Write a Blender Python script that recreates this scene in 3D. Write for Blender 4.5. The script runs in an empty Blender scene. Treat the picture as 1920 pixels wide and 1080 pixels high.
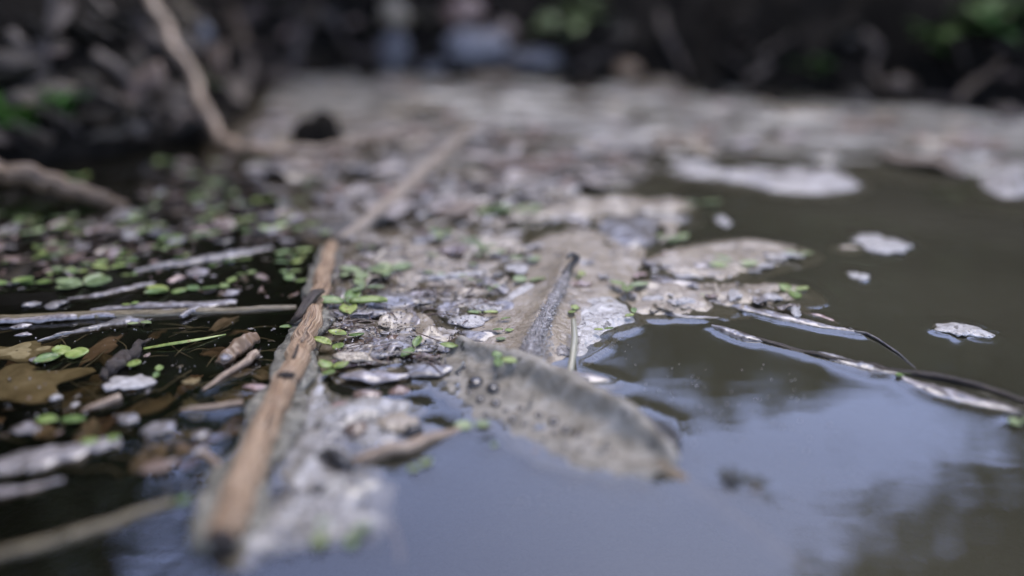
import bpy, math, random
import numpy as np
from mathutils import Vector, kdtree

random.seed(7)
rng = np.random.default_rng(11)
SC = bpy.context.scene
COL = SC.collection

# ------------------------------------------------------------------ camera
CAM_H = 0.105          # metres above the water
F_PX = 1500.0          # focal length in photo pixels (1920 wide)
HORIZON = -60.0        # photo row of the horizon
PITCH = math.atan((540 - HORIZON) / F_PX)
SP, CP = math.sin(PITCH), math.cos(PITCH)
cam = bpy.data.cameras.new('camera')
cam.sensor_width = 36
cam.lens = 36 * F_PX / 1920
cam.clip_start = 0.01
cam.clip_end = 400
cam.dof.use_dof = True
cam.dof.focus_distance = 0.243
cam.dof.aperture_fstop = 2.6
cam_o = bpy.data.objects.new('camera', cam)
COL.objects.link(cam_o)
cam_o.location = (0, 0, CAM_H)
cam_o.rotation_euler = (math.pi / 2 - PITCH, 0, 0)
SC.camera = cam_o

# ------------------------------------------------------------------ sky, sun, exposure
SUN_EL, SUN_AZ = math.radians(68), math.radians(30)   # azimuth clockwise from +Y
world = bpy.data.worlds.new('World')
SC.world = world
world.use_nodes = True
wn = world.node_tree
wn.nodes.clear()
wo = wn.nodes.new('ShaderNodeOutputWorld')
wb = wn.nodes.new('ShaderNodeBackground')
sky = wn.nodes.new('ShaderNodeTexSky')
sky.sky_type = 'NISHITA'
sky.sun_disc = False
sky.sun_elevation = SUN_EL
sky.sun_rotation = SUN_AZ
sky.dust_density = 0.4
sky.ozone_density = 3.0
hs = wn.nodes.new('ShaderNodeHueSaturation')
hs.inputs['Hue'].default_value = 0.52
hs.inputs['Saturation'].default_value = 0.82
wn.links.new(sky.outputs[0], hs.inputs['Color'])
wn.links.new(hs.outputs[0], wb.inputs[0])
wb.inputs[1].default_value = 0.15
wn.links.new(wb.outputs[0], wo.inputs[0])
sun = bpy.data.lights.new('sun', 'SUN')
sun.energy = 0.7
sun.angle = math.radians(40)
sun.color = (1.0, 0.91, 0.8)
sun_o = bpy.data.objects.new('sun', sun)
COL.objects.link(sun_o)
sd_ = Vector((math.sin(SUN_AZ) * math.cos(SUN_EL), math.cos(SUN_AZ) * math.cos(SUN_EL), math.sin(SUN_EL)))
sun_o.rotation_euler = sd_.to_track_quat('Z', 'Y').to_euler()
SC.view_settings.view_transform = 'Standard'
SC.view_settings.look = 'None'
SC.view_settings.gamma = 1
SC.view_settings.use_curve_mapping = False
SC.view_settings.exposure = 2.1
SC.render.engine = 'CYCLES'
SC.cycles.use_denoising = True
SC.cycles.max_bounces = 8
SC.cycles.diffuse_bounces = 3
SC.cycles.glossy_bounces = 4
SC.cycles.transparent_max_bounces = 16
SC.cycles.caustics_reflective = False
SC.cycles.sample_clamp_indirect = 4

# ------------------------------------------------------------------ photo pixel -> place
def ray(px, py):
    x = (px - 960) / F_PX
    y = -(py - 540) / F_PX
    return np.array((x, CP + y * SP, -SP + y * CP))

def pg(px, py, z=0.0):                       # point at height z above the water
    v = ray(px, py)
    t = (CAM_H - z) / -v[2]
    return np.array((v[0] * t, v[1] * t, z))

def pd(px, py, d):                           # point at a distance d in front of the camera
    v = ray(px, py) * d
    return np.array((v[0], v[1], CAM_H + v[2]))

def depth_of(px, py, z=0.0):
    return (CAM_H - z) / -ray(px, py)[2]

def px_size(px, py):                         # metres covered by a photo pixel at that place
    return depth_of(px, py) / F_PX

# ------------------------------------------------------------------ noise
def _hash(i, j, seed):
    h = (i.astype(np.int64) * 374761393 + j.astype(np.int64) * 668265263 + seed * 1442695041) & 0xFFFFFFFF
    h = ((h ^ (h >> 13)) * 1274126177) & 0xFFFFFFFF
    h = h ^ (h >> 16)
    return (h & 0xFFFF) / 65535.0

def vnoise(x, y, seed=0):
    x = np.asarray(x, float); y = np.asarray(y, float)
    i = np.floor(x); j = np.floor(y)
    u = x - i; v = y - j
    u = u * u * (3 - 2 * u); v = v * v * (3 - 2 * v)
    a = _hash(i, j, seed); b = _hash(i + 1, j, seed)
    c = _hash(i, j + 1, seed); d = _hash(i + 1, j + 1, seed)
    return (a + (b - a) * u + (c - a) * v + (a - b - c + d) * u * v) * 2 - 1

def fbm(x, y, seed=0, octv=4, gain=0.5):
    s = 0; a = 1; n = 0
    for k in range(octv):
        s = s + a * vnoise(np.asarray(x) * 2 ** k + 17.3 * k, np.asarray(y) * 2 ** k - 9.1 * k, seed + k)
        n += a; a *= gain
    return s / n

# ------------------------------------------------------------------ materials
def ramp(nt, src, stops):
    r = nt.nodes.new('ShaderNodeValToRGB')
    el = r.color_ramp.elements
    while len(el) < len(stops):
        el.new(0.5)
    for e, (p, c) in zip(el, stops):
        e.position = p
        e.color = (*c, 1)
    nt.links.new(src, r.inputs[0])
    return r.outputs[0]

def mat(name, stops, scale=300, stretch=(1, 1, 1), rough=0.5, coat=0.0, coat_rough=0.08, bump=0.0, bump_scale=900,
        bump_d=0.0006, uv=False, rnd=0.0, trans=0.0, spec=0.5, detail=6, rough_var=0.0, spots=None, dist=0.6):
    m = bpy.data.materials.new(name)
    m.use_nodes = True
    nt = m.node_tree
    nt.nodes.clear()
    out = nt.nodes.new('ShaderNodeOutputMaterial')
    p = nt.nodes.new('ShaderNodeBsdfPrincipled')
    tc = nt.nodes.new('ShaderNodeTexCoord')
    mp = nt.nodes.new('ShaderNodeMapping')
    mp.inputs['Scale'].default_value = stretch
    oi = nt.nodes.new('ShaderNodeObjectInfo')
    ml = nt.nodes.new('ShaderNodeVectorMath'); ml.operation = 'SCALE'
    ml.inputs[0].default_value = (3.1, 1.7, 0.9)
    nt.links.new(oi.outputs['Random'], ml.inputs['Scale'])
    nt.links.new(tc.outputs['UV' if uv else 'Object'], mp.inputs['Vector'])
    ad = nt.nodes.new('ShaderNodeVectorMath'); ad.operation = 'ADD'
    nt.links.new(mp.outputs[0], ad.inputs[0]); nt.links.new(ml.outputs[0], ad.inputs[1])
    vec = ad.outputs[0]
    n = nt.nodes.new('ShaderNodeTexNoise')
    n.inputs['Scale'].default_value = scale
    n.inputs['Detail'].default_value = detail
    n.inputs['Roughness'].default_value = 0.62
    n.inputs['Distortion'].default_value = dist
    nt.links.new(vec, n.inputs['Vector'])
    col = ramp(nt, n.outputs[0], stops)
    if spots:                                   # (scale, threshold, colour): stains with a shape of their own
        v = nt.nodes.new('ShaderNodeTexNoise')
        v.inputs['Scale'].default_value = spots[0]
        v.inputs['Detail'].default_value = 3
        nt.links.new(vec, v.inputs['Vector'])
        rr = ramp(nt, v.outputs[0], [(spots[1], (0, 0, 0)), (spots[1] + 0.05, (1, 1, 1))])
        mx = nt.nodes.new('ShaderNodeMix'); mx.data_type = 'RGBA'
        nt.links.new(rr, mx.inputs[0]); nt.links.new(col, mx.inputs[6])
        mx.inputs[7].default_value = (*spots[2], 1)
        col = mx.outputs[2]
    if rnd:
        h = nt.nodes.new('ShaderNodeHueSaturation')
        ma = nt.nodes.new('ShaderNodeMapRange')
        ma.inputs['To Min'].default_value = 1 - rnd; ma.inputs['To Max'].default_value = 1 + rnd
        nt.links.new(oi.outputs['Random'], ma.inputs[0])
        nt.links.new(ma.outputs[0], h.inputs['Value'])
        mb = nt.nodes.new('ShaderNodeMapRange')
        mb.inputs['To Min'].default_value = 0.5 + rnd * 0.07; mb.inputs['To Max'].default_value = 0.5 - rnd * 0.07
        nt.links.new(oi.outputs['Random'], mb.inputs[0])
        nt.links.new(mb.outputs[0], h.inputs['Hue'])
        nt.links.new(col, h.inputs['Color'])
        col = h.outputs[0]
    nt.links.new(col, p.inputs['Base Color'])
    p.inputs['Roughness'].default_value = rough
    p.inputs['Specular IOR Level'].default_value = spec
    if rough_var:
        mr = nt.nodes.new('ShaderNodeMapRange')
        mr.inputs['To Min'].default_value = max(0.02, rough - rough_var); mr.inputs['To Max'].default_value = rough + rough_var
        nt.links.new(n.outputs[0], mr.inputs[0]); nt.links.new(mr.outputs[0], p.inputs['Roughness'])
    p.inputs['Coat Weight'].default_value = coat
    p.inputs['Coat Roughness'].default_value = coat_rough
    p.inputs['Coat IOR'].default_value = 1.36
    if bump:
        b = nt.nodes.new('ShaderNodeTexNoise')
        b.inputs['Scale'].default_value = bump_scale
        b.inputs['Detail'].default_value = 4
        nt.links.new(vec, b.inputs['Vector'])
        bp = nt.nodes.new('ShaderNodeBump')
        bp.inputs['Strength'].default_value = bump
        bp.inputs['Distance'].default_value = bump_d
        nt.links.new(b.outputs[0], bp.inputs['Height'])
        nt.links.new(bp.outputs[0], p.inputs['Normal'])
        if coat:
            bc = nt.nodes.new('ShaderNodeBump')
            bc.inputs['Strength'].default_value = bump * 0.45
            bc.inputs['Distance'].default_value = bump_d
            nt.links.new(b.outputs[0], bc.inputs['Height'])
            nt.links.new(bc.outputs[0], p.inputs['Coat Normal'])
    if trans:
        t = nt.nodes.new('ShaderNodeBsdfTranslucent')
        nt.links.new(col, t.inputs['Color'])
        ms = nt.nodes.new('ShaderNodeMixShader')
        ms.inputs[0].default_value = trans
        nt.links.new(p.outputs[0], ms.inputs[1]); nt.links.new(t.outputs[0], ms.inputs[2])
        nt.links.new(ms.outputs[0], out.inputs[0])
    else:
        nt.links.new(p.outputs[0], out.inputs[0])
    return m

MT = {
    'soil': mat('wet black soil', [(0.3, (0.002, 0.0017, 0.0012)), (0.52, (0.007, 0.0056, 0.004)), (0.7, (0.03, 0.024, 0.018))], 26, rough=0.9, spec=0.1, bump=0.8, bump_scale=60, bump_d=0.01),
    'bed': mat('pond mud', [(0.3, (0.012, 0.010, 0.007)), (0.7, (0.05, 0.042, 0.03))], 40, rough=0.9),
    'stick': mat('weathered stick wood', [(0.33, (0.04, 0.026, 0.016)), (0.41, (0.15, 0.090, 0.047)), (0.50, (0.33, 0.205, 0.11)), (0.61, (0.52, 0.39, 0.26))], 6, stretch=(9, 0.3, 1), rough=0.55, coat=0.25, coat_rough=0.25, bump=0.9, bump_scale=9, bump_d=0.0009, uv=True),
    'driftwood': mat('grey driftwood', [(0.3, (0.13, 0.10, 0.07)), (0.5, (0.27, 0.215, 0.16)), (0.7, (0.38, 0.32, 0.26))], 6, stretch=(9, 0.3, 1), rough=0.65, bump=0.7, bump_scale=9, bump_d=0.0009, uv=True),
    'stick_end': mat('rotten stick end', [(0.3, (0.012, 0.009, 0.007)), (0.7, (0.06, 0.042, 0.03))], 600, rough=0.8, bump=1, bump_scale=900),
    'skirt': mat('grey algae fuzz', [(0.36, (0.05, 0.045, 0.032)), (0.5, (0.15, 0.14, 0.105)), (0.66, (0.30, 0.28, 0.225))], 360, rough=0.6, coat=0.3, coat_rough=0.2, bump=1, bump_scale=1400, bump_d=0.0008),
    'bark': mat('dark wet bark', [(0.3, (0.025, 0.018, 0.013)), (0.55, (0.085, 0.06, 0.042)), (0.8, (0.22, 0.165, 0.12))], 5, stretch=(12, 1, 1), rough=0.5, coat=0.4, bump=1, bump_scale=9, bump_d=0.001, uv=True),
    'log': mat('brown branch bark', [(0.36, (0.03, 0.018, 0.010)), (0.48, (0.10, 0.062, 0.034)), (0.62, (0.30, 0.20, 0.115))], 5, stretch=(7, 0.5, 1), rough=0.55, coat=0.3, bump=1, bump_scale=8, bump_d=0.001, uv=True),
    'twig': mat('tan twig', [(0.36, (0.09, 0.058, 0.036)), (0.47, (0.24, 0.165, 0.105)), (0.60, (0.46, 0.35, 0.245))], 6, stretch=(6, 0.5, 1), rough=0.5, coat=0.3, bump=0.6, bump_scale=9, uv=True),
    'straw': mat('olive straw', [(0.35, (0.045, 0.034, 0.016)), (0.5, (0.13, 0.10, 0.05)), (0.68, (0.27, 0.215, 0.125))], 5, stretch=(6, 0.5, 1), rough=0.4, coat=0.6, coat_rough=0.1, bump=0.4, bump_scale=8, uv=True),
    'pale_stem': mat('pale straw stem', [(0.3, (0.38, 0.36, 0.25)), (0.7, (0.55, 0.53, 0.42))], 5, stretch=(10, 1, 1), rough=0.35, coat=0.6, uv=True, trans=0.25),
    'green': mat('green leaf', [(0.36, (0.10, 0.16, 0.035)), (0.5, (0.19, 0.275, 0.065)), (0.66, (0.32, 0.39, 0.14))], 260, rough=0.42, coat=0.35, coat_rough=0.15, bump=0.4, bump_scale=700, rnd=0.4, trans=0.22, spots=(500, 0.62, (0.20, 0.15, 0.05))),
    'dull_green': mat('silted green leaf', [(0.3, (0.12, 0.16, 0.06)), (0.55, (0.23, 0.29, 0.12)), (0.8, (0.36, 0.41, 0.22))], 260, rough=0.45, coat=0.4, coat_rough=0.12, bump=0.5, bump_scale=700, rnd=0.25, trans=0.15),
    'fern': mat('bank leaf', [(0.3, (0.025, 0.07, 0.010)), (0.7, (0.07, 0.16, 0.025))], 60, rough=0.5, rnd=0.25, trans=0.25),
    'leafy': mat('fresh bank leaf', [(0.3, (0.05, 0.13, 0.018)), (0.7, (0.12, 0.27, 0.045))], 60, rough=0.45, rnd=0.25, trans=0.25),
    'wet': mat('wet grey leaf', [(0.28, (0.07, 0.058, 0.05)), (0.5, (0.20, 0.178, 0.165)), (0.75, (0.38, 0.345, 0.325))], 330, rough=0.35, coat=1.0, coat_rough=0.07, bump=0.22, bump_scale=380, bump_d=0.0006, rnd=0.25, spots=(700, 0.64, (0.03, 0.025, 0.02))),
    'wetbrown': mat('wet brown leaf', [(0.3, (0.035, 0.022, 0.014)), (0.55, (0.11, 0.07, 0.045)), (0.8, (0.25, 0.17, 0.12))], 330, rough=0.35, coat=0.9, coat_rough=0.08, bump=0.55, bump_scale=520, bump_d=0.0008, rnd=0.35),
    'matgrey': mat('dull grey leaf', [(0.3, (0.12, 0.10, 0.085)), (0.7, (0.36, 0.325, 0.29))], 120, rough=0.65, bump=0.5, bump_scale=300, rnd=0.25),
    'matbrown': mat('dull brown leaf', [(0.3, (0.05, 0.036, 0.025)), (0.7, (0.19, 0.145, 0.105))], 120, rough=0.65, bump=0.5, bump_scale=300, rnd=0.35),
    'drowned': mat('drowned brown leaf', [(0.3, (0.05, 0.032, 0.018)), (0.7, (0.17, 0.115, 0.07))], 140, rough=0.9, spec=0.02, rnd=0.4),
    'drownedtan': mat('drowned tan leaf', [(0.3, (0.10, 0.075, 0.045)), (0.7, (0.27, 0.21, 0.14))], 140, rough=0.9, spec=0.02, rnd=0.4),
    'wetpink': mat('wet pinkish leaf', [(0.3, (0.12, 0.07, 0.05)), (0.6, (0.28, 0.19, 0.155)), (0.8, (0.42, 0.33, 0.29))], 330, rough=0.35, coat=1.0, coat_rough=0.06, bump=0.5, bump_scale=520, rnd=0.2),
    'foam': mat('pale foam', [(0.3, (0.28, 0.26, 0.235)), (0.5, (0.44, 0.41, 0.38)), (0.75, (0.58, 0.55, 0.515))], 420, rough=0.35, coat=0.7, coat_rough=0.12, bump=1, bump_scale=1100, bump_d=0.001, spots=(900, 0.66, (0.14, 0.13, 0.13))),
    'froth': mat('white froth', [(0.3, (0.26, 0.24, 0.21)), (0.5, (0.46, 0.43, 0.395)), (0.75, (0.6, 0.57, 0.54))], 300, rough=0.4, coat=0.8, coat_rough=0.08, bump=1, bump_scale=650, bump_d=0.0014, spots=(420, 0.585, (0.16, 0.145, 0.125))),
    'palescum': mat('pale scum', [(0.3, (0.14, 0.122, 0.105)), (0.5, (0.30, 0.275, 0.25)), (0.7, (0.42, 0.39, 0.37))], 90, rough=0.5, coat=0.5, coat_rough=0.16, bump=0.9, bump_scale=300, bump_d=0.002),
    'silt': mat('tan silt film', [(0.25, (0.11, 0.085, 0.052)), (0.45, (0.25, 0.20, 0.135)), (0.6, (0.34, 0.28, 0.20)), (0.8, (0.50, 0.44, 0.36))], 130, rough=0.45, coat=0.95, coat_rough=0.08, bump=0.9, bump_scale=620, bump_d=0.001, spots=(480, 0.66, (0.055, 0.045, 0.036))),
    'litter': mat('rotting litter', [(0.28, (0.05, 0.038, 0.027)), (0.42, (0.17, 0.138, 0.10)), (0.56, (0.30, 0.26, 0.21)), (0.75, (0.48, 0.44, 0.39))], 150, rough=0.4, coat=0.9, coat_rough=0.08, bump=0.5, bump_scale=600, bump_d=0.0008),
    'raft': mat('grey scum', [(0.36, (0.035, 0.032, 0.025)), (0.45, (0.115, 0.106, 0.088)), (0.54, (0.215, 0.20, 0.172)), (0.65, (0.40, 0.38, 0.34))], 30, stretch=(0.6, 1.6, 1), rough=0.55, coat=0.6, coat_rough=0.16, bump=0.8, bump_scale=180, bump_d=0.0012, spots=(20, 0.55, (0.085, 0.074, 0.058))),
    'murk': mat('brown grey litter', [(0.34, (0.02, 0.016, 0.011)), (0.45, (0.06, 0.048, 0.034)), (0.56, (0.12, 0.10, 0.077)), (0.68, (0.30, 0.265, 0.225))], 70, stretch=(0.7, 1.5, 1), rough=0.5, coat=0.5, coat_rough=0.18, bump=0.9, bump_scale=220, bump_d=0.0015),
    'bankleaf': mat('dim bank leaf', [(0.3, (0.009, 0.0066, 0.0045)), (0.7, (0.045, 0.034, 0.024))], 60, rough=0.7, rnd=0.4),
    'palemat': mat('pale slime film', [(0.3, (0.15, 0.135, 0.105)), (0.5, (0.29, 0.27, 0.235)), (0.75, (0.42, 0.395, 0.37))], 160, rough=0.4, coat=0.9, coat_rough=0.1, bump=0.7, bump_scale=480, bump_d=0.0009, spots=(130, 0.57, (0.085, 0.075, 0.065))),
    'curl': mat('grey dead leaf', [(0.28, (0.13, 0.112, 0.082)), (0.5, (0.30, 0.27, 0.215)), (0.75, (0.46, 0.425, 0.37))], 170, rough=0.6, spec=0.3, coat=0.15, trans=0.24, bump=0.8, bump_scale=420, bump_d=0.0009, spots=(300, 0.66, (0.09, 0.08, 0.065))),
    'rib': mat('leaf rib', [(0.28, (0.075, 0.065, 0.055)), (0.5, (0.23, 0.205, 0.185)), (0.7, (0.5, 0.47, 0.45))], 700, rough=0.35, coat=0.9, coat_rough=0.07, bump=1, bump_scale=1300, bump_d=0.001),
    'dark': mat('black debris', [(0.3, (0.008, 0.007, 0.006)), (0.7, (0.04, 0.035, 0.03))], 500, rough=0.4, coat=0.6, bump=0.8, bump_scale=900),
    'bead': mat('blister', [(0.3, (0.028, 0.024, 0.019)), (0.7, (0.07, 0.06, 0.05))], 900, rough=0.2, coat=1.0, coat_rough=0.03),
    'sunk': mat('sunken brown leaf', [(0.3, (0.10, 0.075, 0.035)), (0.6, (0.21, 0.165, 0.085)), (0.8, (0.3, 0.25, 0.15))], 130, rough=0.8, spec=0.05, bump=0.4, bump_scale=500, rnd=0.2),
    'stone': mat('pale stone', [(0.36, (0.05, 0.048, 0.052)), (0.5, (0.14, 0.137, 0.148)), (0.64, (0.26, 0.255, 0.27))], 60, rough=0.6, bump=0.7, bump_scale=120, bump_d=0.004, rnd=0.3),
    'crown': mat('tree leaves', [(0.3, (0.03, 0.055, 0.014)), (0.7, (0.075, 0.115, 0.032))], 2, rough=0.5, trans=0.2),
    'trunk': mat('tree bark', [(0.3, (0.03, 0.024, 0.018)), (0.7, (0.10, 0.08, 0.06))], 9, rough=0.8, bump=1, bump_scale=30, bump_d=0.02),
}

# ------------------------------------------------------------------ objects
BASE = {}
WATERLINE = []          # points where floating things meet the water, for the meniscus

def link(o, parent):
    COL.objects.link(o)
    if parent is not None:
        o.parent = parent

def mobj(name, V, F, m, parent=None, uv=None, smooth=True, wl=False, world=True):
    V = np.asarray(V, float)
    if wl:
        W = V[np.abs(V[:, 2] + 0.0001) < 0.0007]
        if len(W):
            WATERLINE.append(W)
    if parent is not None and world:
        V = V - BASE[parent.name]
    me = bpy.data.meshes.new(name)
    me.from_pydata(V.tolist(), [], [tuple(int(i) for i in f) for f in F])
    if smooth:
        me.polygons.foreach_set('use_smooth', np.ones(len(me.polygons), bool))
    if uv is not None:
        l = me.uv_layers.new(name='UVMap')
        li = np.empty(len(me.loops), np.int32)
        me.loops.foreach_get('vertex_index', li)
        l.data.foreach_set('uv', np.asarray(uv, float)[li].ravel())
    me.materials.append(MT[m] if isinstance(m, str) else m)
    me.update()
    o = bpy.data.objects.new(name, me)
    link(o, parent)
    return o

def tag(o, label, cat, group=None):
    o['label'] = label
    o['category'] = cat
    if group:
        o['group'] = group
    return o

def thing(name, label, cat, loc, group=None, rz=0.0, scale=1.0):
    o = bpy.data.objects.new(name, None)
    o.empty_display_size = 0.01
    COL.objects.link(o)
    o.location = [float(c) for c in loc]
    o.rotation_euler = (0, 0, rz)
    o.scale = (scale,) * 3
    BASE[o.name] = np.asarray(loc, float)
    return tag(o, label, cat, group)

def kind(o, k):
    o['kind'] = k
    return o

# ------------------------------------------------------------------ shapes
def spline(P, n):
    P = np.asarray(P, float)
    if len(P) < 3:
        return np.array([P[0] + (P[-1] - P[0]) * t for t in np.linspace(0, 1, n)])
    Q = np.vstack([2 * P[0] - P[1], P, 2 * P[-1] - P[-2]])
    out = []
    m = len(P) - 1
    for u in np.linspace(0, m - 1e-9, n):
        i = int(u); t = u - i
        a, b, c, d = Q[i:i + 4]
        out.append(0.5 * (2 * b + (c - a) * t + (2 * a - 5 * b + 4 * c - d) * t * t + (3 * b - a - 3 * c + d) * t ** 3))
    return np.array(out)

def interp(vals, n):
    vals = np.atleast_1d(np.asarray(vals, float))
    if len(vals) == 1:
        return np.full(n, vals[0])
    return np.interp(np.linspace(0, 1, n), np.linspace(0, 1, len(vals)), vals)

def frames(P):
    T = np.gradient(P, axis=0)
    T /= np.linalg.norm(T, axis=1)[:, None] + 1e-12
    up = np.array((0, 0, 1.0))
    S = np.cross(T, up)
    bad = np.linalg.norm(S, axis=1) < 0.25
    if bad.any():
        S = np.cross(T, np.array((0, -1.0, 0)))
    S /= np.linalg.norm(S, axis=1)[:, None] + 1e-12
    N = np.cross(S, T)
    return T, S, N

def tube(pts, rad, n=40, seg=14, rn=0.15, fibre=0.0, flat=1.0, seed=0, wob=0.0):
    P = spline(pts, n)
    R = interp(rad, n)
    if wob:
        L = np.linspace(0, n / 6, n)
        P = P + np.stack([vnoise(L, L * 0 + k * 7.7, seed + 5) for k in range(3)], 1) * wob * R.mean()
    T, S, N = frames(P)
    ln = np.concatenate([[0], np.cumsum(np.linalg.norm(np.diff(P, axis=0), axis=1))])
    th = np.linspace(0, 2 * math.pi, seg, endpoint=False)
    rm = R.mean() + 1e-9
    TH, LL = np.meshgrid(th, ln / rm)
    d = 1 + rn * (fbm(np.cos(TH) * 1.5 + LL * 0.35, np.sin(TH) * 1.5 + LL * 0.22, seed, 3))
    if fibre:
        d = d + fibre * fbm(TH * 7.0, LL * 0.025, seed + 3, 3) * np.clip(np.minimum(TH, 2 * math.pi - TH) * 3, 0, 1)
    V = P[:, None, :] + (R[:, None] * d)[..., None] * (np.cos(TH)[..., None] * S[:, None, :] + flat * np.sin(TH)[..., None] * N[:, None, :])
    V = V.reshape(-1, 3)
    uv = np.stack([TH.ravel() / (2 * math.pi), LL.ravel() * 0.12], 1)
    F = []
    for i in range(n - 1):
        for j in range(seg):
            k = (j + 1) % seg
            F.append((i * seg + j, i * seg + k, (i + 1) * seg + k, (i + 1) * seg + j))
    a = len(V)
    V = np.vstack([V, P[0] - T[0] * R[0] * 0.25, P[-1] + T[-1] * R[-1] * 0.25])
    uv = np.vstack([uv, uv[0], uv[-1]])
    for j in range(seg):
        k = (j + 1) % seg
        F.append((a, k, j))
        F.append((a + 1, (n - 1) * seg + j, (n - 1) * seg + k))
    return V, F, uv

def sheet_from_grid(top, closed, thick):
    """top: (nu, nv, 3) grid -> closed thin solid"""
    nu, nv, _ = top.shape
    bot = top.copy()
    bot[..., 2] -= thick
    V = np.vstack([top.reshape(-1, 3), bot.reshape(-1, 3)])
    o = nu * nv
    F = []
    for i in range(nu - 1):
        for j in range(nv if closed else nv - 1):
            k = (j + 1) % nv
            a, b, c, d = i * nv + j, i * nv + k, (i + 1) * nv + k, (i + 1) * nv + j
            F.append((a, b, c, d))
            F.append((o + d, o + c, o + b, o + a))
    if closed:
        i = nu - 1
        for j in range(nv):
            k = (j + 1) % nv
            F.append((i * nv + j, i * nv + k, o + i * nv + k, o + i * nv + j))
    else:
        ring = [j for j in range(nv)] + [i * nv + nv - 1 for i in range(1, nu)] + [(nu - 1) * nv + j for j in range(nv - 2, -1, -1)] + [i * nv for i in range(nu - 2, 0, -1)]
        for q in range(len(ring)):
            a, b = ring[q], ring[(q + 1) % len(ring)]
            F.append((b, a, o + a, o + b))
    return V, F

def blob_sheet(c, rx, ry, rot, seed, edge=0.18, dome=0.0006, bumps=0.0005, bf=250, thick=0.0004, rings=7, seg=40, lobes=None, tilt=(0, 0), lobe_amp=0.0):
    """irregular flat piece: an outline round c, rings inwards"""
    th = np.linspace(0, 2 * math.pi, seg, endpoint=False)
    r = 1 + edge * 1.4 * fbm(np.cos(th) * 1.6 + seed, np.sin(th) * 1.6, seed, 3)
    if lobes:
        r = r * (1 + lobe_amp * np.cos(th * lobes + seed))
    rr = np.linspace(0.02, 1, rings) ** 0.8
    X = rr[:, None] * r * np.cos(th) * rx
    Y = rr[:, None] * r * np.sin(th) * ry
    Z = dome * (1 - (rr[:, None] ** 2)) * np.ones_like(X) + bumps * fbm(X * bf + seed * 3.1, Y * bf, seed + 9, 3) + tilt[0] * X + tilt[1] * Y
    cr, sr = math.cos(rot), math.sin(rot)
    G = np.stack([c[0] + X * cr - Y * sr, c[1] + X * sr + Y * cr, c[2] + Z], -1)
    return sheet_from_grid(G, True, thick)

def strip(pts, w, prof, nu=40, nv=13, thick=0.0004, edge=0.1, bumps=0.0003, bf=250, seed=0, ef=8):
    """long piece: prof(t, v) -> (lateral in half-widths, height in metres)"""
    P = spline(pts, nu)
    W = interp(w, nu)
    T, S, N = frames(P)
    t = np.linspace(0, 1, nu)
    v = np.linspace(-1, 1, nv)
    G = np.zeros((nu, nv, 3))
    el = 1 + edge * fbm(t * ef, t * 0 + seed, seed, 3)
    er = 1 + edge * fbm(t * ef, t * 0 + seed + 40, seed + 1, 3)
    for i in range(nu):
        for j in range(nv):
            a, z = prof(t[i], v[j])
            G[i, j] = P[i] + S[i] * a * W[i] * (el[i] if v[j] < 0 else er[i]) + np.array((0, 0, z))
    G[..., 2] += bumps * fbm(G[..., 0] * bf, G[..., 1] * bf, seed + 3, 3)
    return sheet_from_grid(G, False, thick)

def poly_px(P, n=None, z=0.0):
    W = np.array([pg(x, y, z)[:2] for x, y in P])
    Q = spline(np.vstack([np.c_[W, np.zeros(len(W))], [[*W[0], 0]]]), n or 6 * len(P))
    return Q[:-1, :2]

def signed(poly, X, Y):
    """distance to an outline, positive inside"""
    D = np.full(X.shape, 1e9)
    ins = np.zeros(X.shape, bool)
    n = len(poly)
    for i in range(n):
        ax, ay = poly[i]; bx, by = poly[(i + 1) % n]
        ex, ey = bx - ax, by - ay
        t = np.clip(((X - ax) * ex + (Y - ay) * ey) / (ex * ex + ey * ey + 1e-18), 0, 1)
        D = np.minimum(D, np.hypot(X - ax - t * ex, Y - ay - t * ey))
        c = ((ay > Y) != (by > Y)) & (X < ex * (Y - ay) / (by - ay + 1e-18) + ax)
        ins ^= c
    return np.where(ins, D, -D)

def field(poly, step, zf, margin, cut=-0.004):
    """uneven sheet over an outline; its rim dips below the water so the waterline cuts the edge"""
    x0, y0 = poly.min(0) - margin; x1, y1 = poly.max(0) + margin
    xs = np.arange(x0, x1, step); ys = np.arange(y0, y1, step)
    X, Y = np.meshgrid(xs, ys)
    S = signed(poly, X, Y)
    Z = zf(S, X, Y)
    keep = (S > -margin) & (Z > cut)
    idx = -np.ones(X.shape, int)
    idx[keep] = np.arange(keep.sum())
    V = np.stack([X[keep], Y[keep], Z[keep]], 1)
    a, b, c, d = idx[:-1, :-1], idx[:-1, 1:], idx[1:, 1:], idx[1:, :-1]
    ok = (a >= 0) & (b >= 0) & (c >= 0) & (d >= 0)
    return V, np.stack([a[ok], b[ok], c[ok], d[ok]], 1)

def lump(c, rx, ry, rz, seed, amp=0.3, nu=10, nv=16):
    """stone-like closed body"""
    V = []; F = []
    for i in range(nu + 1):
        ph = math.pi * i / nu
        for j in range(nv):
            th = 2 * math.pi * j / nv
            x, y, z = math.sin(ph) * math.cos(th), math.sin(ph) * math.sin(th), math.cos(ph)
            k = 1 + amp * float(fbm(x * 1.3 + z * 0.9 + seed * 3, y * 1.3 - z * 0.7, seed, 3))
            V.append((c[0] + rx * x * k, c[1] + ry * y * k, c[2] + rz * z * k))
    for i in range(nu):
        for j in range(nv):
            k = (j + 1) % nv
            F.append((i * nv + j, (i + 1) * nv + j, (i + 1) * nv + k, i * nv + k))
    return np.array(V), F

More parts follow.
